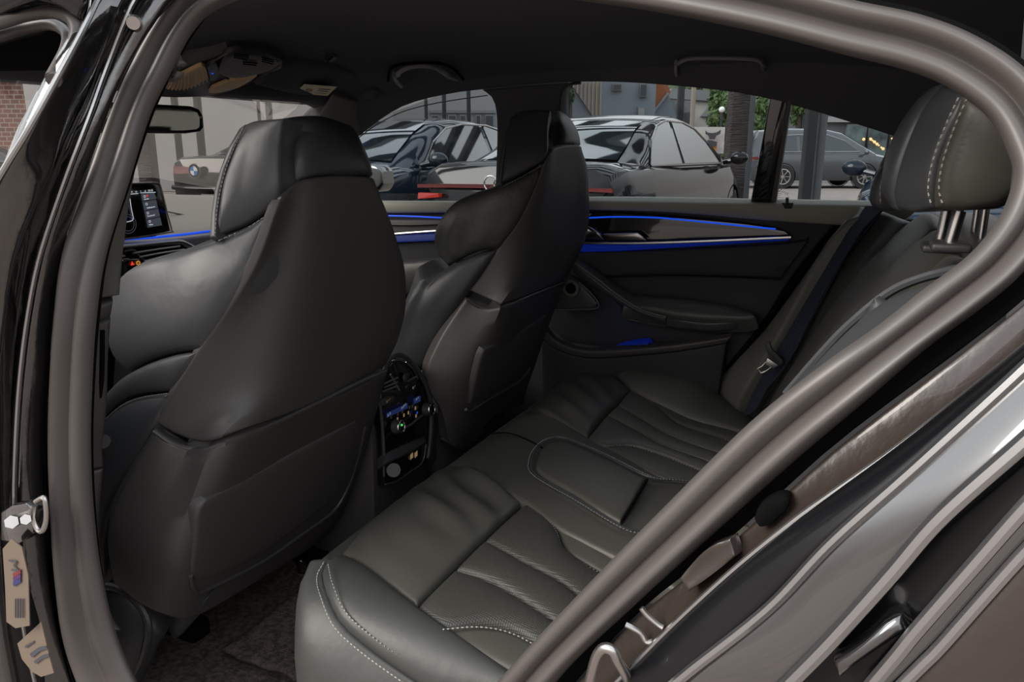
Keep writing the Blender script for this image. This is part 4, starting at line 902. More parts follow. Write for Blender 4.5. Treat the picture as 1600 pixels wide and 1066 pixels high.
# overhead console
ohc = empty('overhead_console', (-1.45, .05, 1.29), 'black overhead console with an amber-toned reading lamp and a ribbed microphone grille', 'overhead console')
Zp = lambda s, *z: crv(s, 'z', *z)
CS = lambda s, o=0.0: crv(s, (lambda p: p.z - (1.325 + (p.x + 1.25) * .25 - o)))
warm = mat('ribbed_lamp_lens', (.62, .42, .22), .45, spec=.3)
panel('console_body', CS("236,128 300,104 340,90 362,79 400,80 432,90 442,98"), CS("232,150 262,153 300,153 335,150 372,137 410,119 440,107"), [], [], M['plastic'], ohc, n=18, puff=.002, roll=.006, thick=.05)
panel('microphone_cover', CS("343,103 360,84 400,83 428,91 435,99", .012), CS("340,113 352,121 372,124 400,118 428,107", .012), [], [], M['plastic'], ohc, n=12, puff=.003, roll=.006, thick=.01)
lens = panel('lamp_lens', CS("262,129 290,115 313,104 321,106", .012), CS("250,135 268,140 296,138 326,124", .012), [], [], warm, ohc, n=30, puff=.001, roll=.003, thick=.006)
for k in range(11):
    u = .12 + k * .082; a_ = at(262 + 62 * u, 128.5 - 24 * u, (lambda p: p.z - (1.325 + (p.x + 1.25) * .25 - .0135))); b_ = at(254 + 74 * u, 137 + 6 * u * (1 - u) * 4 - 12 * u ** 2, (lambda p: p.z - (1.325 + (p.x + 1.25) * .25 - .0135)))
    cord('lens_rib', [a_, a_.lerp(b_, .5) + RT * .002, b_], .0013, warm, lens, n=8, k=6)
panel('front_lens', CS("332,138 360,127 385,122 402,117", .012), CS("327,146 345,145 375,136 402,119", .012), [], [], warm, ohc, n=14, puff=.002, roll=.003, thick=.006)
panel('switch_panel', CS("323,105 336,98 341,106", .012), CS("328,127 337,125 342,114", .012), [], [], M['plastic'], ohc, n=8, puff=.001, roll=.003, thick=.006)
MB().ball(at(332, 115, (lambda p: p.z - (1.325 + (p.x + 1.25) * .25 - .016))), .003, 8, (1, 1, .4)).build('blue_indicator', M['blue'], ohc)
for s_ in ("250,136 300,112 338,93 361,81 401,81 433,91 440,98 435,104 410,119 372,137 335,149", "324,104 328,127 341,114", "343,103 341,112 352,122 372,125"):
    cord('console_rim', CS(s_, .006), .0018, M['trimgrey'], ohc, n=60)
for s in ("366,84 388,87", "366,87 388,90", "366,90 386,93", "410,90 427,94", "410,93 427,97", "410,96 426,100", "380,97 402,99", "380,100 400,102"):
    cord('grille_rib', CS(s, .017), .0013, M['dark'], ohc, n=6)
# sun visor with its label
vis = empty('sun_visor', (-1.5, .40, 1.28), 'black passenger sun visor folded against the roof lining, with a cream warning label', 'sun visor')
vp = panel('visor_board', Zp("442,100 500,106 545,114 588,128", 1.325), Zp("400,134 460,148 520,157 580,152", 1.275), [], [at(590, 138, ('z', 1.30))], M['cloth'], vis, n=12, puff=.008, roll=.010, thick=.02)
cream = mat('warning_label', (.75, .68, .45), .6)
lbl = MB().slab(Zp("476,132 526,136 512,150 460,146", 1.2885, 1.2885, 1.279, 1.279), Vector((0, -.001, .001))).build('warning_label', cream, vis, False)
MB().ring(at(483, 141, ('z', 1.2815)), (.1, -.2, -1), .008, .0011, 20, 6).build('prohibition_ring', mat('label_red_print', (.20, .05, .04), .6), lbl)
for s in ("498,139 516,140", "496,142 513,143", "493,145 510,146"): cord('print_line', Zp(s, 1.2815), .0009, ink, lbl, n=4)
# grab handles, clip, coat hook
gripm = mat('grey_grip_plastic', (.20, .20, .20), .5)
def handle(px_main, px_feet, s, label, th):
    h = empty('grab_handle', at(*px_main[2], s), label, 'grab handle', 'grab handles above the far doors')
    P = [at(a, b_, s) for a, b_ in px_main]
    Q = catmull(P, 40); inn = [q + Vector((0, -.022 * math.sin(math.pi * min(1, max(0, i / 39))) ** .4, 0)) for i, q in enumerate(Q)]
    MB().tube(inn, th, 12, flat=.7, up=(0, -1, 0)).build('grip', gripm, h)
    for a, b_ in (px_feet[:2], px_feet[2:]):
        pa = at(*a, s); pb = at(*b_, s)
        MB().tube([pa + Vector((0, .01, 0)), pa.lerp(pb, .5) + Vector((0, -.012, 0)), pb + Vector((0, -.018, 0))], th * 1.05, 12, flat=.6).build('handle_mount', gripm, h)
    return h
SH = lambda p: p.z - (ZR(p.x, p.y) - .016)
handle([(621, 118), (640, 108), (665, 104), (690, 108), (706, 120)], [(624, 133), (621, 117), (712, 122), (704, 117)], SH, 'black grab handle over the front passenger window, in a shallow recess', .0085)
handle([(1058, 100), (1080, 93), (1125, 92), (1180, 94), (1194, 102)], [(1056, 116), (1059, 99), (1197, 114), (1193, 101)], SH, 'long dark grab handle over the rear window on the far side', .0070)
cord('trim_16', crv("606,126 612,106 640,99 680,98 706,106 724,124", SH), .004, M['dark'], None).__setitem__('kind', 'structure')
clip = MB().slab(Zp("505,92 520,84 526,88 512,100", ZR(-1.2, .25) - .002), Vector((0, 0, -.006)), .0015).build('roof_clip', M['trimgrey']); tag(clip, 'small pale rectangular clip set in the dark roof lining', 'clip')
MB().slab(Zp("509,93 519,87 521,89 512,97", ZR(-1.2, .25) - .009), Vector((0, 0, -.001))).build('clip_slot', M['dark'], clip, False)
hook = empty('coat_hook', at(270, 105, ('y', -.66)), 'grey coat hook beside the near pillar at the top left of the cabin', 'hook')
MB().slab(crv("262,128 255,126 262,94 272,80 276,92 284,98 278,104 270,104 264,116 268,118 274,110 280,112 276,122", ('y', -.66)), Vector((0, .012, 0)), .003).build('hook_arm', M['trimgrey'], hook)

# ------------------------------------------------------------------ centre console, rear face
con = empty('centre_console', (-1.2, 0, .2), 'gloss black centre console end with rear vents, climate knobs and two charging sockets', 'console')
K = lambda s, x=-.955: crv(s, 'x', x)
body = MB().slab([Vector((-.975, -.125, .16)), Vector((-.975, -.115, .50)), Vector((-.98, -.085, .62)), Vector((-.985, 0, .655)), Vector((-.98, .085, .62)), Vector((-.975, .115, .50)), Vector((-.975, .125, .16))], Vector((-.85, 0, 0)), .008).build('console_body', M['shell2'], con)
panel('console_face', K("598,598 612,566 636,566 656,590", -.958), K("600,760 640,740 668,722", -.958), K("594,630 598,690", -.958), K("668,615 673,650 672,690", -.958), M['piano'], con, n=14, puff=.004, roll=.005, thick=.02)
cord('console_rim', K("598,590 608,562 622,555 638,562 656,584 670,614 674,648 672,690 668,716", -.95), .0060, M['leather_side'], con, n=60)
cord('console_rim', K("594,632 597,656 600,700 600,745", -.95), .0030, M['shell2'], con, n=30)
KD = -.948
for s in ("600,600 622,590", "600,606 621,597", "598,612 621,603", "636,596 652,588"): cord('vent_slat', K(s, KD), .0022, M['steel'] if s[:3] == '600' and s[4:7] == '606' else M['trimgrey'], con, n=8)
cord('vent_blade', K("610,585 617,597 624,610", KD), .002, M['trimgrey'], con, n=10)
cord('vent_edge', K("634,566 646,578 653,592", KD), .0016, M['steel'], con, n=10)
MB().ball(at(634, 590, ('x', KD)), .012, 12, (.4, 1, 1)).build('vent_wheel', M['plastic'], con)
amber = mat('soft_amber_print', (.3, .2, .1), .5, emit=(.9, .6, .3), es=.09); icy = mat('soft_white_print', (.2, .25, .3), .5, emit=(.6, .7, .8), es=.12)
grn = mat('lit_green', (0, .3, .05), .5, emit=(.1, 1, .2), es=.3); navy = mat('display_blue', (.01, .02, .08), .3, emit=(.03, .05, .2), es=.15)
panel('vent_switch', K("593,627 606,622 617,619", KD), K("594,636 606,632 616,627", KD), [], [], M['shell2'], con, n=5, puff=.002, roll=.002, thick=.008)
RX = (math.pi / 2, math.radians(-14), math.pi / 2)
def ct(s_, sz, a, b_, m_, dx=.0): text(s_, sz, at(a, b_, ('x', KD + .003 + dx)), RX, m_, con, ext=.0001)
ct('1·····', .009, 607, 626, amber); ct('0····', .009, 647, 605, icy)
MB().slab(K("604,646 637,630 637,638 604,653", KD + .002), Vector((.0005, 0, 0))).build('climate_display', navy, con, False)
MB().slab(K("646,623 657,618 657,627 646,632", KD + .002), Vector((.0005, 0, 0))).build('seat_display', navy, con, False)
ct('21.5', .008, 608, 648, icy); ct('AUTO', .008, 631, 635, icy); ct('21.5', .008, 652, 623, icy)
for a, b_ in ((621, 655), (631, 649), (638, 645), (649, 638), (650, 650)): MB().slab(K("%d,%d %d,%d %d,%d %d,%d" % (a - 1, b_ - 2, a + 1, b_ - 3, a + 1, b_ + 2, a - 1, b_ + 3), KD + .002), Vector((.0005, 0, 0))).build('climate_symbol', amber, con, False)
MB().ball(at(652, 645, ('x', KD + .002)), .003, 8, (.3, 1, 1)).build('blue_indicator', M['blue'], con)
for a, b_ in ((617, 667), (665, 640)):
    c_ = at(a, b_, ('x', KD)); d_ = Vector((.018, 0, .003))
    kn = MB().tube([c_, c_ + d_ * .2, c_ + d_ * .9, c_ + d_], (lambda u: .0165 if u < .4 else .0150), 24).build('climate_knob', M['shell2'], con)
    MB().ring(c_ + d_, (1, 0, .13), .0135, .0024).build('knob_ring', M['chrome'], kn)
    MB().cyl(c_ + d_ * .9, c_ + d_ * 1.04, .012).build('knob_face', M['piano'], kn)
    if a == 617: MB().ball(c_ + d_ * 1.06 + Vector((0, 0, .004)), .0028, 8).build('knob_light', grn, kn)
cord('chrome_strip', K("620,673 640,665 652,655 660,649", KD + .006), .0030, M['steel'], con, n=20)
panel('lower_shelf', K("600,709 640,690 663,682", KD - .003), K("600,727 640,708 667,690", KD + .012), [], [], M['plastic'], con, n=8, puff=.003, roll=.004, thick=.02)
panel('socket_panel', K("600,730 640,712 664,696", KD), K("602,755 640,736 662,716", KD), [], [], M['piano'], con, n=8, puff=.001, roll=.003, thick=.015)
cord('socket_rim', K("602,757 620,752 640,738 660,722 666,694", KD + .003), .0025, M['shell2'], con, n=30)
for a in (643, 650):
    MB().slab(K("%d,%d %d,%d %d,%d %d,%d" % (a - 2, 711 - (a - 643) // 2, a + 2, 707 - (a - 643) // 2, a + 2, 715 - (a - 643) // 2, a - 2, 719 - (a - 643) // 2), KD + .003), Vector((.0005, 0, 0))).build('charging_socket', amber, con, False)
MB().cyl(at(615, 735, ('x', KD)), at(615, 735, ('x', KD + .014)), .016).build('socket_cap', M['plastic'], con)
st(MB().slab([Vector((-.30, .715, .10)), Vector((1.0, .715, .10)), Vector((1.0, .715, .955)), Vector((-.30, .715, .955))], Vector((0, .05, 0))).build('wall_side', M['dark'], None, False))
# ------------------------------------------------------------------ outdoors
tar = mat('pinkish_paving', (.26, .21, .185), .95, bump=(8, .5, .02), var=(3.5, (.20, .175, .16), 1))
g = MB().slab([Vector((-60, -14, -.06)), Vector((60, -14, -.06)), Vector((60, 110, -.06)), Vector((-60, 110, -.06))], Vector((0, 0, .05))).build('forecourt', tar, None, False); g['kind'] = 'structure'
cp = mat('parked_car_paint', (.008, .008, .010), .06, coat=.35, spec=.25); cg = mat('parked_car_glass', (.012, .018, .022), .03, coat=1.0, spec=.5)
cpb = mat('blue_black_car_paint', (.012, .020, .032), .08, coat=.4, spec=.25); cpg = mat('grey_van_paint', (.05, .055, .062), .25, coat=.8)
tl = mat('tail_lamp_red', (.10, .006, .008), .15, coat=1.0, emit=(1, .03, .02), es=.02); tl2 = mat('lit_tail_lamp', (.25, .008, .004), .2, emit=(1, .03, .01), es=.10)
head = mat('headlamp_lens', (.55, .58, .60), .08, coat=1.0); orange = mat('side_marker_orange', (.7, .22, .03), .3); tyre = mat('tyre_rubber', (.015, .015, .016), .8)
def lerp_tab(tab, x):
    for a, b in zip(tab, tab[1:]):
        if x <= b[0]:
            t = (x - a[0]) / (b[0] - a[0]); t = max(0, t); return [p + (q - p) * t for p, q in zip(a[1:], b[1:])]
    return list(tab[-1][1:])
SEDAN = dict(body=[(0, .62, .70), (.03, .80, .86), (.10, .86, .99), (.30, .90, 1.0), (.9, .93, 1.0), (2.0, .935, .96), (3.3, .935, .95), (3.9, .93, .96), (4.4, .88, .88), (4.75, .80, .76), (4.9, .66, .60)],
             roof=[(.62, 1.0), (1.0, 1.13), (1.4, 1.29), (1.8, 1.40), (2.2, 1.445), (2.6, 1.45), (3.0, 1.41), (3.4, 1.27), (3.8, 1.07), (3.98, .97)], L=4.9,
             side=[[(1.02, .985), (1.30, 1.20), (1.62, 1.33), (1.98, 1.385), (2.06, 1.385), (2.02, .975)], [(2.12, .975), (2.16, 1.385), (2.55, 1.385), (2.95, 1.33), (3.30, 1.19), (3.62, .97)]], rear=(.70, 1.66), wind=(3.06, 3.92))
VAN = dict(body=[(0, .70, .60), (.05, .84, .95), (.5, .88, 1.0), (2.8, .89, .98), (3.4, .88, 1.0), (4.0, .84, .88), (4.3, .66, .62)],
           roof=[(.06, 1.0), (.12, 1.35), (.3, 1.62), (1.0, 1.68), (2.2, 1.67), (2.7, 1.56), (3.2, 1.25), (3.6, 1.02)], L=4.3,
           side=[[(.35, 1.02), (.45, 1.45), (1.35, 1.50), (1.35, 1.01)], [(1.45, 1.01), (1.45, 1.50), (2.25, 1.50), (2.75, 1.33), (3.15, 1.03)]], rear=(.05, .2), wind=(2.75, 3.5))
def make_car(name, S, pos, fwd, paint, label, cat='car', tail='split', badge=None, wheels=True):
    fwd = Vector(fwd).normalized(); left = ZZ.cross(fwd)
    root = empty(name, pos, label, cat)
    W = lambda x, y, z: Vector(pos) + fwd * x + left * y + ZZ * z
    N = 60; xs_ = [S['L'] * i / (N - 1) for i in range(N)]; v = []; prof = [(0, .03), (.45, .028), (.82, .012), (.95, -.04), (1.0, -.16)]
    for x in xs_:
        hw, d = lerp_tab(S['body'], x)
        half = [(a * hw, d + b) for a, b in prof] + [(hw * 1.0, d * .62), (hw * .985, .36), (hw * .90, .22), (0, .20)]
        ring = half + [(-a, b) for a, b in reversed(half[1:-1])]
        v += [W(x, a, b) for a, b in ring]
    m_ = len(ring); f = [(i * m_ + k, i * m_ + (k + 1) % m_, (i + 1) * m_ + (k + 1) % m_, (i + 1) * m_ + k) for i in range(N - 1) for k in range(m_)]
    f += [tuple(range(m_)), tuple(range((N - 1) * m_, N * m_))]
    b = MB().add(v, f)
    ys_ = lambda z: .83 - .42 * (z - .95)
    x0, x1 = S['roof'][0][0], S['roof'][-1][0]; M2 = 44; v = []
    for i in range(M2):
        x = x0 + (x1 - x0) * i / (M2 - 1); h = lerp_tab(S['roof'], x)[0]; ye = ys_(h)
        half = [(0, h + .012), (.5 * ye, h + .006), (.84 * ye, h - .01), (.96 * ye, h - .035), (ys_(max(.9, h - .08)), h - .08), (ys_(.9), .88)]
        ring = [(a, b_) for a, b_ in half] + [(-a, b_) for a, b_ in reversed(half[1:])]
        v += [W(x, a, b_) for a, b_ in ring]
    m2 = len(ring); f = [(i * m2 + k, i * m2 + (k + 1) % m2, (i + 1) * m2 + (k + 1) % m2, (i + 1) * m2 + k) for i in range(M2 - 1) for k in range(m2)] + [tuple(range(m2)), tuple(range((M2 - 1) * m2, M2 * m2))]
    b.add(v, f); o = b.build('body', paint, root)
    def patch(nm, xa, xb, f_=.80):
        vv = []; n1, n2 = 12, 13
        for i in range(n1):
            x = xa + (xb - xa) * i / (n1 - 1); h = lerp_tab(S['roof'], x)[0]; ye = ys_(h) * f_
            for j in range(n2):
                q = -1 + 2 * j / (n2 - 1); vv.append(W(x, q * ye, h + .012 - .016 * q * q + .012))
        ff = [(i * n2 + j, i * n2 + j + 1, (i + 1) * n2 + j + 1, (i + 1) * n2 + j) for i in range(n1 - 1) for j in range(n2 - 1)]
        k = len(vv); vv += [q - ZZ * .02 for q in vv]; ff += [tuple(a + k for a in q[::-1]) for q in ff]
        MB().add(vv, ff).build(nm, cg, root)
    patch('rear_window', *S['rear']); patch('windscreen', *S['wind'])
    for sgn in (1, -1):
        for poly in S['side']:
            cx = sum(p[0] for p in poly) / len(poly); cz = sum(p[1] for p in poly) / len(poly)
            P = [W(x, sgn * (ys_(z) + .006), z) for x, z in poly]
            MB().slab(P, left * (-sgn * .02)).build('side_window', cg, root, False)
        allp = S['side'][0][:-1] + S['side'][1][1:]
        P = [W(x, sgn * (ys_(z) + .010), z) for x, z in allp]
        MB().tube(P, .010, 6, closed=True).build('window_trim', M['chrome'], root)
        wx = S['wind'][1] - .25
        mb = MB().ball((0, 0, 0), .09, 14, (.75, 1.15, .8)); mb.v = [W(wx, sgn * 1.02, 1.02) + fwd * q.x + left * q.y + ZZ * q.z for q in mb.v]
        mb.tube([W(wx + .03, sgn * .84, .97), W(wx, sgn * .97, 1.0)], .025, 8); mb.build('door_mirror', paint, root)
        for x in (.95, S['L'] - 1.0) if wheels else ():
            c = W(x, sgn * .84, .33)
            t = MB().cyl(c, c + left * sgn * .09, .33, 30).build('wheel', tyre, root)
            rim = MB().ring(c + left * sgn * .092, left, .21, .018, 30, 8)
            for k in range(7):
                a = 2 * math.pi * k / 7; rim.tube([c + left * sgn * .095, c + left * sgn * .098 + (fwd * math.cos(a) + ZZ * math.sin(a)) * .21], .016, 6)
            rim.build('wheel_rim', M['steel'], t)
            MB().ring(W(x, sgn * (lerp_tab(S['body'], x)[0] - .005), .34), left, .37, .012, 34, 6).build('arch_edge', M['dark'], root)
        zt = S['body'][2][2] - .17
        if tail == 'split':
            P = [W(.06, sgn * .79, zt + .06), W(.02, sgn * .46, zt + .05), W(.005, sgn * .48, zt - .04), W(.04, sgn * .78, zt - .05), W(.28, sgn * .905, zt + .0), W(.20, sgn * .90, zt + .06)]
            for a, b_, c in ((0, 1, 2),): MB().slab([P[0], P[1], P[2], P[3]], -fwd * .02).build('tail_lamp', tl, root)
            MB().slab([P[0], P[3], P[4], P[5]], left * sgn * .02).build('tail_lamp', tl, root)
        else:
            MB().slab([W(.03, sgn * .84, zt - .05), W(.0, sgn * .62, zt - .05), W(.0, sgn * .62, zt - .08), W(.02, sgn * .84, zt - .10)], -fwd * .05).build('tail_lamp', tl2 if sgn > 0 else tl, root)
        P = [W(S['L'] - .10, sgn * .45, .70), W(S['L'] - .28, sgn * .80, .74), W(S['L'] - .20, sgn * .80, .62), W(S['L'] - .04, sgn * .48, .60)]
        MB().slab(P, fwd * .04).build('headlamp', head, root)
    if tail == 'bar': MB().slab([W(.04, .86, zt + .02), W(.0, .5, zt + .03), W(-.01, 0, zt + .035), W(.0, -.5, zt + .03), W(.04, -.86, zt + .02), W(.04, -.86, zt - .01), W(.0, -.5, zt + .0), W(-.01, 0, zt + .005), W(.0, .5, zt + .0), W(.04, .86, zt - .01)], -fwd * .04).build('light_bar', tl, root)
    cc = MB().tube([W(.05, .84, .58), W(-.03, .5, .57), W(-.04, 0, .57), W(-.03, -.5, .57), W(.05, -.84, .58)], .035, 10).build('bumper', paint, root)
    MB().slab([W(-.04, .26, .50), W(-.04, -.26, .50), W(-.04, -.26, .39), W(-.04, .26, .39)], -fwd * .02).build('number_plate', M['trimgrey'], root, False)
    return root, W, fwd, left
c_, s_ = .887, .462
aud_f = FH * c_ + RT * s_; aud_r = RT * c_ - FH * s_
rr = far(958, 5.75); ra = rr - aud_r * .86
A, W, fw, lf = make_car('sedan', SEDAN, (ra.x, ra.y, 0), aud_f, cp, 'black saloon with a full-width red tail light, parked right outside the far windows', tail='bar')
rg = MB()
for k in range(4): rg.ring(W(-.045, .135 - .09 * k, .86), fw, .058, .007, 22, 6)
rg.build('ring_badge', M['chrome'], A)
bp = far(655, 9.2); bf = (-FH * .90 - RT * .436); bp = bp - bf * 2.4
make_car('sedan', SEDAN, (bp.x, bp.y, 0), bf, cpb, 'blue-black saloon facing the camera, seen in the front side window past the passenger seat', tail='split')
ap = far(335, 11); af = FH * math.cos(math.radians(20)) + RT * math.sin(math.radians(20))
Bc, W, fw, lf = make_car('sedan', SEDAN, (ap.x, ap.y, 0), af, cp, 'black saloon with a round blue and white badge on its boot, seen through the windscreen', tail='split')
bc_ = W(-.02, .34, .82); bdir = -fw
MB().cyl(bc_ + bdir * .02, bc_ + bdir * .035, .104, 28).build('badge_rim', M['chrome'], Bc)
MB().cyl(bc_ + bdir * .034, bc_ + bdir * .040, .092, 28).build('badge_ring', M['dark'], Bc)
bw = mat('badge_white', (.7, .7, .7), .3); bb = mat('badge_blue', (.02, .16, .50), .3)
for k in range(4):
    P = [bc_ + bdir * .041] + [bc_ + bdir * .041 + (lf * math.cos(a) + ZZ * math.sin(a)) * .064 for a in [math.pi / 2 * (k + j / 6) for j in range(7)]]
    MB().slab(P, bdir * .003).build('badge_quarter', bb if k % 2 == 0 else bw, Bc, False)
vp_ = far(1160, 23.5); make_car('people_carrier', VAN, (vp_.x, vp_.y, 0), RT, cpg, 'dark grey people carrier parked side-on across the road, beyond the rear quarter glass')
q_ = far(1338, 6.9); qf = (-RT * .53 - FH * .85).normalized(); ql = ZZ.cross(qf); q0 = q_ - qf * 3.67 + ql * 1.02
make_car('sedan', SEDAN, (q0.x, q0.y, -.06), qf, cpb, 'dark blue saloon nose half hidden behind the rear head restraints, its mirror showing')
lp = far(55, 10); make_car('sedan', SEDAN, (lp.x, lp.y, 0), -RT * .3 - FH * .95, cp, 'dark car standing in front of the brick wall at the far left')
# posts of the pergola
pd = mat('dark_steel_post', (.022, .026, .030), .5); pg = mat('grey_steel_post', (.13, .14, .15), .45); pb_ = mat('brown_black_cladding', (.045, .032, .032), .6, bump=(9, 1.0, .03, (1, 1, 6)), var=(6, (.075, .055, .055), 1)); pw = mat('weathered_pole', (.24, .20, .17), .7)
def post(px, wpx, D_, m_, label, h=4.2, grp='steel posts outside the car'):
    w_ = wpx / F * D_ * .97; p = far(px, D_)
    M1 = MB().slab([p - RT * w_ / 2, p + RT * w_ / 2, p + RT * w_ / 2 + FH * w_ * 1.2, p - RT * w_ / 2 + FH * w_ * 1.2], Vector((0, 0, h)), w_ * .06)
    M1.slab([p - RT * w_ * .7 - FH * w_ * .2, p + RT * w_ * .7 - FH * w_ * .2, p + RT * w_ * .7 + FH * w_ * 1.4, p - RT * w_ * .7 + FH * w_ * 1.4], Vector((0, 0, .03)))
    o = M1.build('canopy_post', m_); tag(o, label, 'post', grp); return o
for px, wp, D_, m_, l_ in ((278, 8, 15, pd, 'dark steel post just left of centre in the windscreen, above the interior mirror'), (313, 9, 15, pd, 'dark steel post above the right end of the interior mirror'), (408, 4, 15.5, pd, 'thin dark post left of the near headrest top, leftmost of a close pair'), (423, 8, 15, pd, 'thicker dark post of the close pair above the near headrest'),
     (667, 5, 14.6, pd, 'first thin dark post in the front side window, counted from the left'), (695, 6, 14.5, pd, 'middle thin dark post in the front side window'), (733, 6, 14.5, pd, 'right-hand thin dark post in the front side window, before the door pillar'),
     (1061, 9, 14.0, pd, 'dark steel post left of the white billboard'), (1171, 9, 10.5, pg, 'grey steel post attached to the right of the brown clad pillar'), (1267, 15, 13, pd, 'dark post in the quarter glass, left of the grey one'), (1284, 11, 13.1, pg, 'grey steel post in the quarter glass, just before the shop')):
    post(px, wp, D_, m_, l_)
o = post(1154, 27, 10.0, pb_, 'broad brown-black clad pillar left of the window divider'); o.name = 'clad_pillar'; o['category'] = 'pillar'; del o['group']
o = post(222, 22, 12.0, pb_, 'brown pillar at the left edge of the windscreen behind the screen'); o.name = 'clad_pillar'; o['category'] = 'pillar'; del o['group']
o = post(1080, 6, 19, pw, 'pale wooden pole between the dark post and the billboard', 6); o.name = 'wooden_pole'; o['category'] = 'pole'; del o['group']
# canopy slats over the parked cars
sl = mat('canopy_beam', (.05, .05, .055), .6); first = None
for k in range(14):
    p = far(800, 4.2 + k * .68, 3.5)
    if first is None:
        first = MB().slab([p - RT * 9, p + RT * 9, p + RT * 9 + FH * .20, p - RT * 9 + FH * .20], Vector((0, 0, .10))).build('canopy_beam', sl, None, False); base = first.location.copy(); p0 = p; o = first
    else:
        o = first.copy(); COL.objects.link(o); o.location = base + (p - p0)
    tag(o, 'dark beam of the canopy over the parked cars, out of sight above the car windows', 'beam', 'beams of the canopy')
# buildings
gw = mat('pale_grey_render', (.30, .30, .30), .9, bump=(3, .1, .01)); bw2 = mat('blue_grey_render', (.21, .24, .27), .9); dk = mat('dark_window_glass', (.03, .04, .05), .1, coat=.6); fr = mat('window_frame_grey', (.20, .21, .22), .6)
brickm = bpy.data.materials.new('red_brown_brick'); brickm.use_nodes = True; nt = brickm.node_tree; bt_ = nt.nodes.new('ShaderNodeTexBrick'); tcn = nt.nodes.new('ShaderNodeTexCoord'); mp = nt.nodes.new('ShaderNodeMapping')
mp.inputs['Rotation'].default_value = (math.pi / 2, 0, 0); bt_.inputs['Scale'].default_value = 3.2; bt_.inputs['Color1'].default_value = (.22, .09, .065, 1); bt_.inputs['Color2'].default_value = (.14, .065, .055, 1); bt_.inputs['Mortar'].default_value = (.36, .32, .29, 1); bt_.inputs['Mortar Size'].default_value = .025
nt.links.new(tcn.outputs['UV'], bt_.inputs['Vector']); nt.links.new(bt_.outputs[0], nt.nodes['Principled BSDF'].inputs['Base Color']); nt.nodes['Principled BSDF'].inputs['Roughness'].default_value = .9
def ZH(py, D_): return 1.13 + (232 - py) / F * D_ * 1.0
def wall(name, px0, px1, py0, py1, D_, m_, parent=None, depth=.3, label=None, cat=None, z0=None, smooth=False):
    a, b = far(px0, D_), far(px1, D_); zt = ZH(py0, D_); zb = ZH(py1, D_) if z0 is None else z0
    P = [Vector((a.x, a.y, zb)), Vector((b.x, b.y, zb)), Vector((b.x, b.y, zt)), Vector((a.x, a.y, zt))]
    o = MB().slab(P, FH * depth).build(name, m_, parent, smooth)
    if m_ is brickm:
        uv = o.data.uv_layers.new(name='UVMap')
        for lp_ in o.data.loops:
            co = o.data.vertices[lp_.vertex_index].co; uv.data[lp_.index].uv = (co.dot(RT), co.z)
    if label: tag(o, label, cat)
    return o
def building(pos, label): return empty('building', pos, label, 'building')
b1_ = building(far(400, 21), 'large plain pale grey building behind the windscreen posts')
wall('facade', 120, 590, -260, 0, 21, gw, b1_, 3, z0=0)
b2_ = building(far(700, 26), 'grey building with a row of ground-floor windows, seen in the front side window')
wall('facade', 600, 850, -100, 0, 26, gw, b2_, 6, z0=0)
wall('cornice', 672, 775, 177, 181, 25.9, fr, b2_, .3)
for a, b_, c in ((675, 687, 0), (701, 714, 1), (719, 729, 2), (744, 752, 3), (758, 772, 4)):
    w_ = wall('window', a, b_, 183, 207 if c in (1, 2) else 214, 25.9, fr, b2_, .2); wall('pane', a + 1.5, b_ - 1.5, 185, 205 if c in (1, 2) else 212, 25.65, dk, w_, .02)
b3_ = building(far(960, 32), 'blue-grey house wall with small windows above the roof of the black saloon')
wall('facade', 870, 1021, 60, 0, 32, bw2, b3_, 7, z0=0)
for a, b_, c, d in ((954, 969, 139, 149), (996, 1008, 139, 158), (994, 1006, 172, 190)):
    w_ = wall('window', a, b_, c, d, 31.9, fr, b3_, .2); wall('pane', a + 1.5, b_ - 1.5, c + 1.5, d - 1.5, 31.7, dk if c < 170 else gw, w_, .02)
beige = mat('beige_corrugated_sheet', (.33, .29, .25), .7)
P = [far(889, 31.9, ZH(137, 32)), far(938, 31.9, ZH(137, 32)), far(938, 31.9, ZH(190, 32)), far(928, 31.9, ZH(190, 32))]
o = MB().slab(P, FH * .1)
for k in range(8): x = 893 + k * 6; o.slab([far(x, 31.8, ZH(138, 32)), far(x + 2, 31.8, ZH(138, 32)), far(x + 2, 31.8, ZH(min(189, 141 + (x - 889) * 1.3), 32)), far(x, 31.8, ZH(min(189, 139 + (x - 889) * 1.3), 32))], FH * .1)
o = o.build('corrugated_screen', beige, None, False); tag(o, 'beige ribbed screen with a slanting lower edge on the blue-grey wall', 'screen')
hs = building(far(1035, 34), 'small house with an orange tiled roof and a pale gable edge'); orr = mat('orange_roof_tile', (.34, .115, .05), .8, bump=(30, .4, .02))
MB().slab([far(1019, 34, ZH(181, 34)), far(1040, 34, ZH(154, 34)), far(1058, 34, ZH(192, 34)), far(1058, 34, 0), far(1019, 34, 0)], FH * 6).build('gable', bw2, hs, False)
MB().slab([far(1020, 33.8, ZH(135, 34)), far(1036, 33.8, ZH(135, 34)), far(1044, 33.8, ZH(152, 34)), far(1020, 33.8, ZH(178, 34))], FH * 3).build('roof', orr, hs, False)
MB().tube([far(1019, 33.7, ZH(179, 34)), far(1040, 33.7, ZH(153, 34))], .05, 6).build('gable_edge', gw, hs)
ro = mat('grey_roof', (.15, .16, .17), .8); wh = mat('cream_render', (.36, .34, .31), .9)
h2 = building(far(1105, 44), 'cream house with a grey roof among the trees behind the billboard')
wall('facade', 1040, 1118, 156, 0, 44, wh, h2, 5, z0=0)
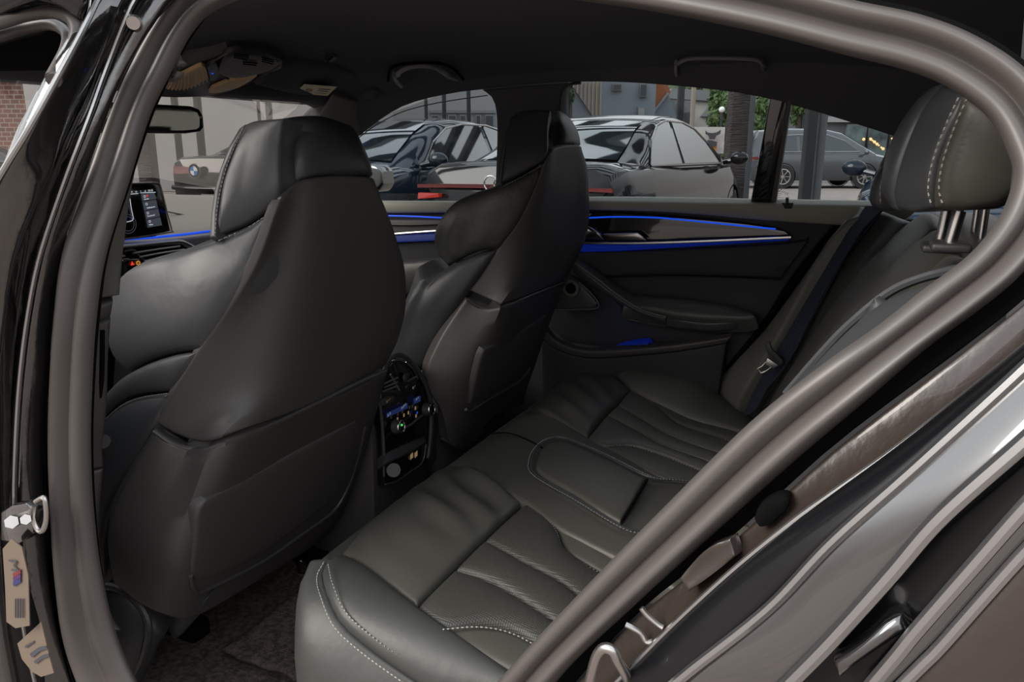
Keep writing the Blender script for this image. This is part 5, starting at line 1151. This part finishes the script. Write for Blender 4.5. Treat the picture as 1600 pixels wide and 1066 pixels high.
MB().slab([far(1034, 43.8, ZH(160, 44)), far(1046, 43.8, ZH(146, 44)), far(1122, 43.8, ZH(150, 44)), far(1142, 43.8, ZH(186, 44)), far(1092, 43.8, ZH(186, 44)), far(1110, 43.8, ZH(164, 44))], FH * 5).build('roof', ro, h2, False)
h3 = building(far(1065, 40), 'low grey shed with dark doors left of the wooden pole')
wall('facade', 1042, 1078, 163, 0, 40, ro, h3, 4, z0=0); wall('shed_door', 1056, 1064, 168, 205, 39.9, dk, h3, .1); wall('shed_door', 1068, 1076, 180, 205, 39.9, dk, h3, .1)
sg = empty('billboard', far(1108, 18), 'white roadside billboard with a black bull-shaped emblem and orange lettering', 'billboard')
bd = wall('board', 1085, 1131, 201, 240, 18, mat('billboard_white', (.48, .45, .43), .7), sg, .08)
D9 = 17.9
MB().slab([far(a, D9, ZH(b_, D9)) for a, b_ in ((1101, 206), (1104, 209), (1111, 210), (1118, 209), (1125, 205), (1124, 211), (1118, 214), (1116, 219), (1108, 219), (1106, 214), (1101, 211))], FH * .02).build('emblem', ink, bd, False)
MB().slab([far(a, D9, ZH(b_, D9)) for a, b_ in ((1101, 222), (1120, 222), (1120, 236), (1101, 236))], FH * .02).build('orange_block', mat('billboard_orange', (.50, .20, .05), .7), bd, False)
MB().slab([far(a, D9 - .05, ZH(b_, D9)) for a, b_ in ((1102, 223), (1106, 220), (1113, 221), (1120, 223), (1119, 229), (1104, 230))], FH * .02).build('black_letters', ink, bd, False)
for a in (1090, 1126):
    p = far(a, 18.1); MB().tube([p, Vector((p.x, p.y, ZH(205, 18)))], .03, 8).build('leg', M['trimgrey'], sg)
ln = empty('street_lamp', far(1124, 24), 'street lamp with a white globe standing above the billboard', 'lamp')
p = far(1124, 24); MB().tube([p, Vector((p.x, p.y, ZH(180, 24)))], .035, 8).build('pole', pd, ln); MB().ball(Vector((p.x, p.y, ZH(176, 24))), .09).build('globe', mat('white_globe', (.8, .8, .8), .3), ln)
sh = building(far(1340, 30), 'grey shop with large display windows beyond the parked people carrier')
wall('facade', 1288, 1470, 176, 0, 30, mat('shop_grey', (.115, .115, .125), .8), sh, 6, z0=0)
wall('fascia', 1284, 1470, 186, 194, 29.8, gw, sh, .4)
goods = mat('lit_shop_interior', (.10, .12, .12), .4, var=(2.2, (.02, .02, .02), 1)); lampm = mat('warm_shop_lamp', (.5, .35, .15), .5, emit=(1, .62, .25), es=.7)
for a, b_ in ((1321, 1350), (1356, 1384), (1390, 1430)):
    w_ = wall('shop_window', a - 1, b_ + 1, 197, 245, 29.9, fr, sh, .2); wall('pane', a, b_, 199, 243, 29.6, mat('shop_pane_%d' % a, (.10, .15, .16), .15, coat=.5, var=(1.7, (.015, .02, .02), 1)), w_, .02)
    for k in range(9):
        p = far(a + 2 + (k * 7.3) % (b_ - a - 3), 29.4, ZH(218 + (k * 5) % 17, 29.4)); MB().ball(p, .035 + .02 * (k % 2), 8).build('window_lamp', lampm, w_)
wall('ledge', 1300, 1470, 246, 250, 27, gw, sh, .5)
brk = building(far(20, 14), 'red-brown brick wall with a timber beam, seen through the front door window')
wall('facade', -260, 66, 126, 0, 14, brickm, brk, .4, z0=0); wall('beam', -260, 110, 108, 125, 13.8, pw, brk, .4); wall('column', 50, 86, 126, 178, 13.6, mat('white_column', (.5, .5, .5), .7), brk, .3)
# greenery
leafm = mat('leaf_green', (.07, .13, .035), .7, var=(4, (.10, .15, .05), 1)); leafd = mat('dark_leaf_green', (.025, .05, .02), .8, var=(4, (.05, .085, .03), 1)); bark = mat('bark_brown', (.06, .045, .035), .9)
def tree(px, D_, py0, py1, wpx, label, m_=None, n=1500, name='tree', trunk=True):
    rnd = random.Random(px); c = far(px, D_); zt, zb = ZH(py0, D_), ZH(py1, D_); R0 = wpx / F * D_ / 2
    root = empty(name, c, label, 'tree' if name == 'tree' else 'hedge'); vv = []; ff = []
    blobs = [(Vector((c.x, c.y, 0)) + RT * rnd.uniform(-.65, .65) * R0 + FH * rnd.uniform(-.5, .5) * R0 + ZZ * rnd.uniform(zb + (zt - zb) * .2, zt - (zt - zb) * .15), rnd.uniform(.3, .5)) for _ in range(10)]
    for i in range(n):
        b, r_ = blobs[i % 10]; d = Vector((rnd.gauss(0, 1), rnd.gauss(0, 1), rnd.gauss(0, 1))).normalized()
        p = b + Vector((d.x * R0 * r_, d.y * R0 * r_, d.z * (zt - zb) * r_ * .5)) * rnd.uniform(.7, 1.05)
        s = R0 * rnd.uniform(.09, .17); a = Vector((rnd.gauss(0, 1), rnd.gauss(0, 1), rnd.gauss(0, 1))).normalized() * s; q = a.cross(d).normalized() * s * .6
        k = len(vv); vv += [p - a, p + q, p + a, p - q]; ff.append((k, k + 1, k + 2, k + 3))
    for b, r_ in blobs:
        bm = bmesh.new(); bmesh.ops.create_icosphere(bm, subdivisions=2, radius=1)
        for q in bm.verts: q.co = b + Vector((q.co.x * R0 * r_ * .6, q.co.y * R0 * r_ * .6, q.co.z * (zt - zb) * r_ * .3))
        bm.verts.index_update(); k = len(vv); vv += [q.co.copy() for q in bm.verts]; ff += [tuple(w.index + k for w in fc.verts) for fc in bm.faces]; bm.free()
    MB().add(vv, ff).build('foliage', m_ or leafm, root, False)
    if trunk: MB().tube([Vector((c.x, c.y, 0)), Vector((c.x, c.y, (zt + zb) / 2))], .12, 8).build('trunk', bark, root)
tree(1128, 28, 136, 208, 60, 'bright green tree above and right of the billboard')
tree(1082, 48, 128, 170, 40, 'distant tree top behind the cream house')
tree(1196, 30, 140, 212, 46, 'tree between the grey post and the window divider')
tree(1245, 32, 150, 205, 44, 'green tree in the quarter glass, left of the dark post')
tree(888, 27, 138, 192, 24, 'dark green bush at the front edge of the rear window', leafd)
tree(1128, 20, 214, 262, 26, 'small shrub at the right foot of the billboard', leafm)
tree(1100, 30, 190, 272, 90, 'low dark hedge behind the billboard', leafd, name='hedge', trunk=False)
tree(1215, 40, 185, 275, 120, 'dark hedge behind the people carrier', leafd, name='hedge', trunk=False)
hill = MB().tube([far(900, 80, -3), far(1100, 80, 1), far(1300, 80, -1), far(1500, 80, -3)], 9, 16).build('wooded_hill', leafd); hill['kind'] = 'structure'
wall('road_kerb', 1000, 1500, 272, 0, 26, gw, None, .3, z0=-.01)['kind'] = 'structure'
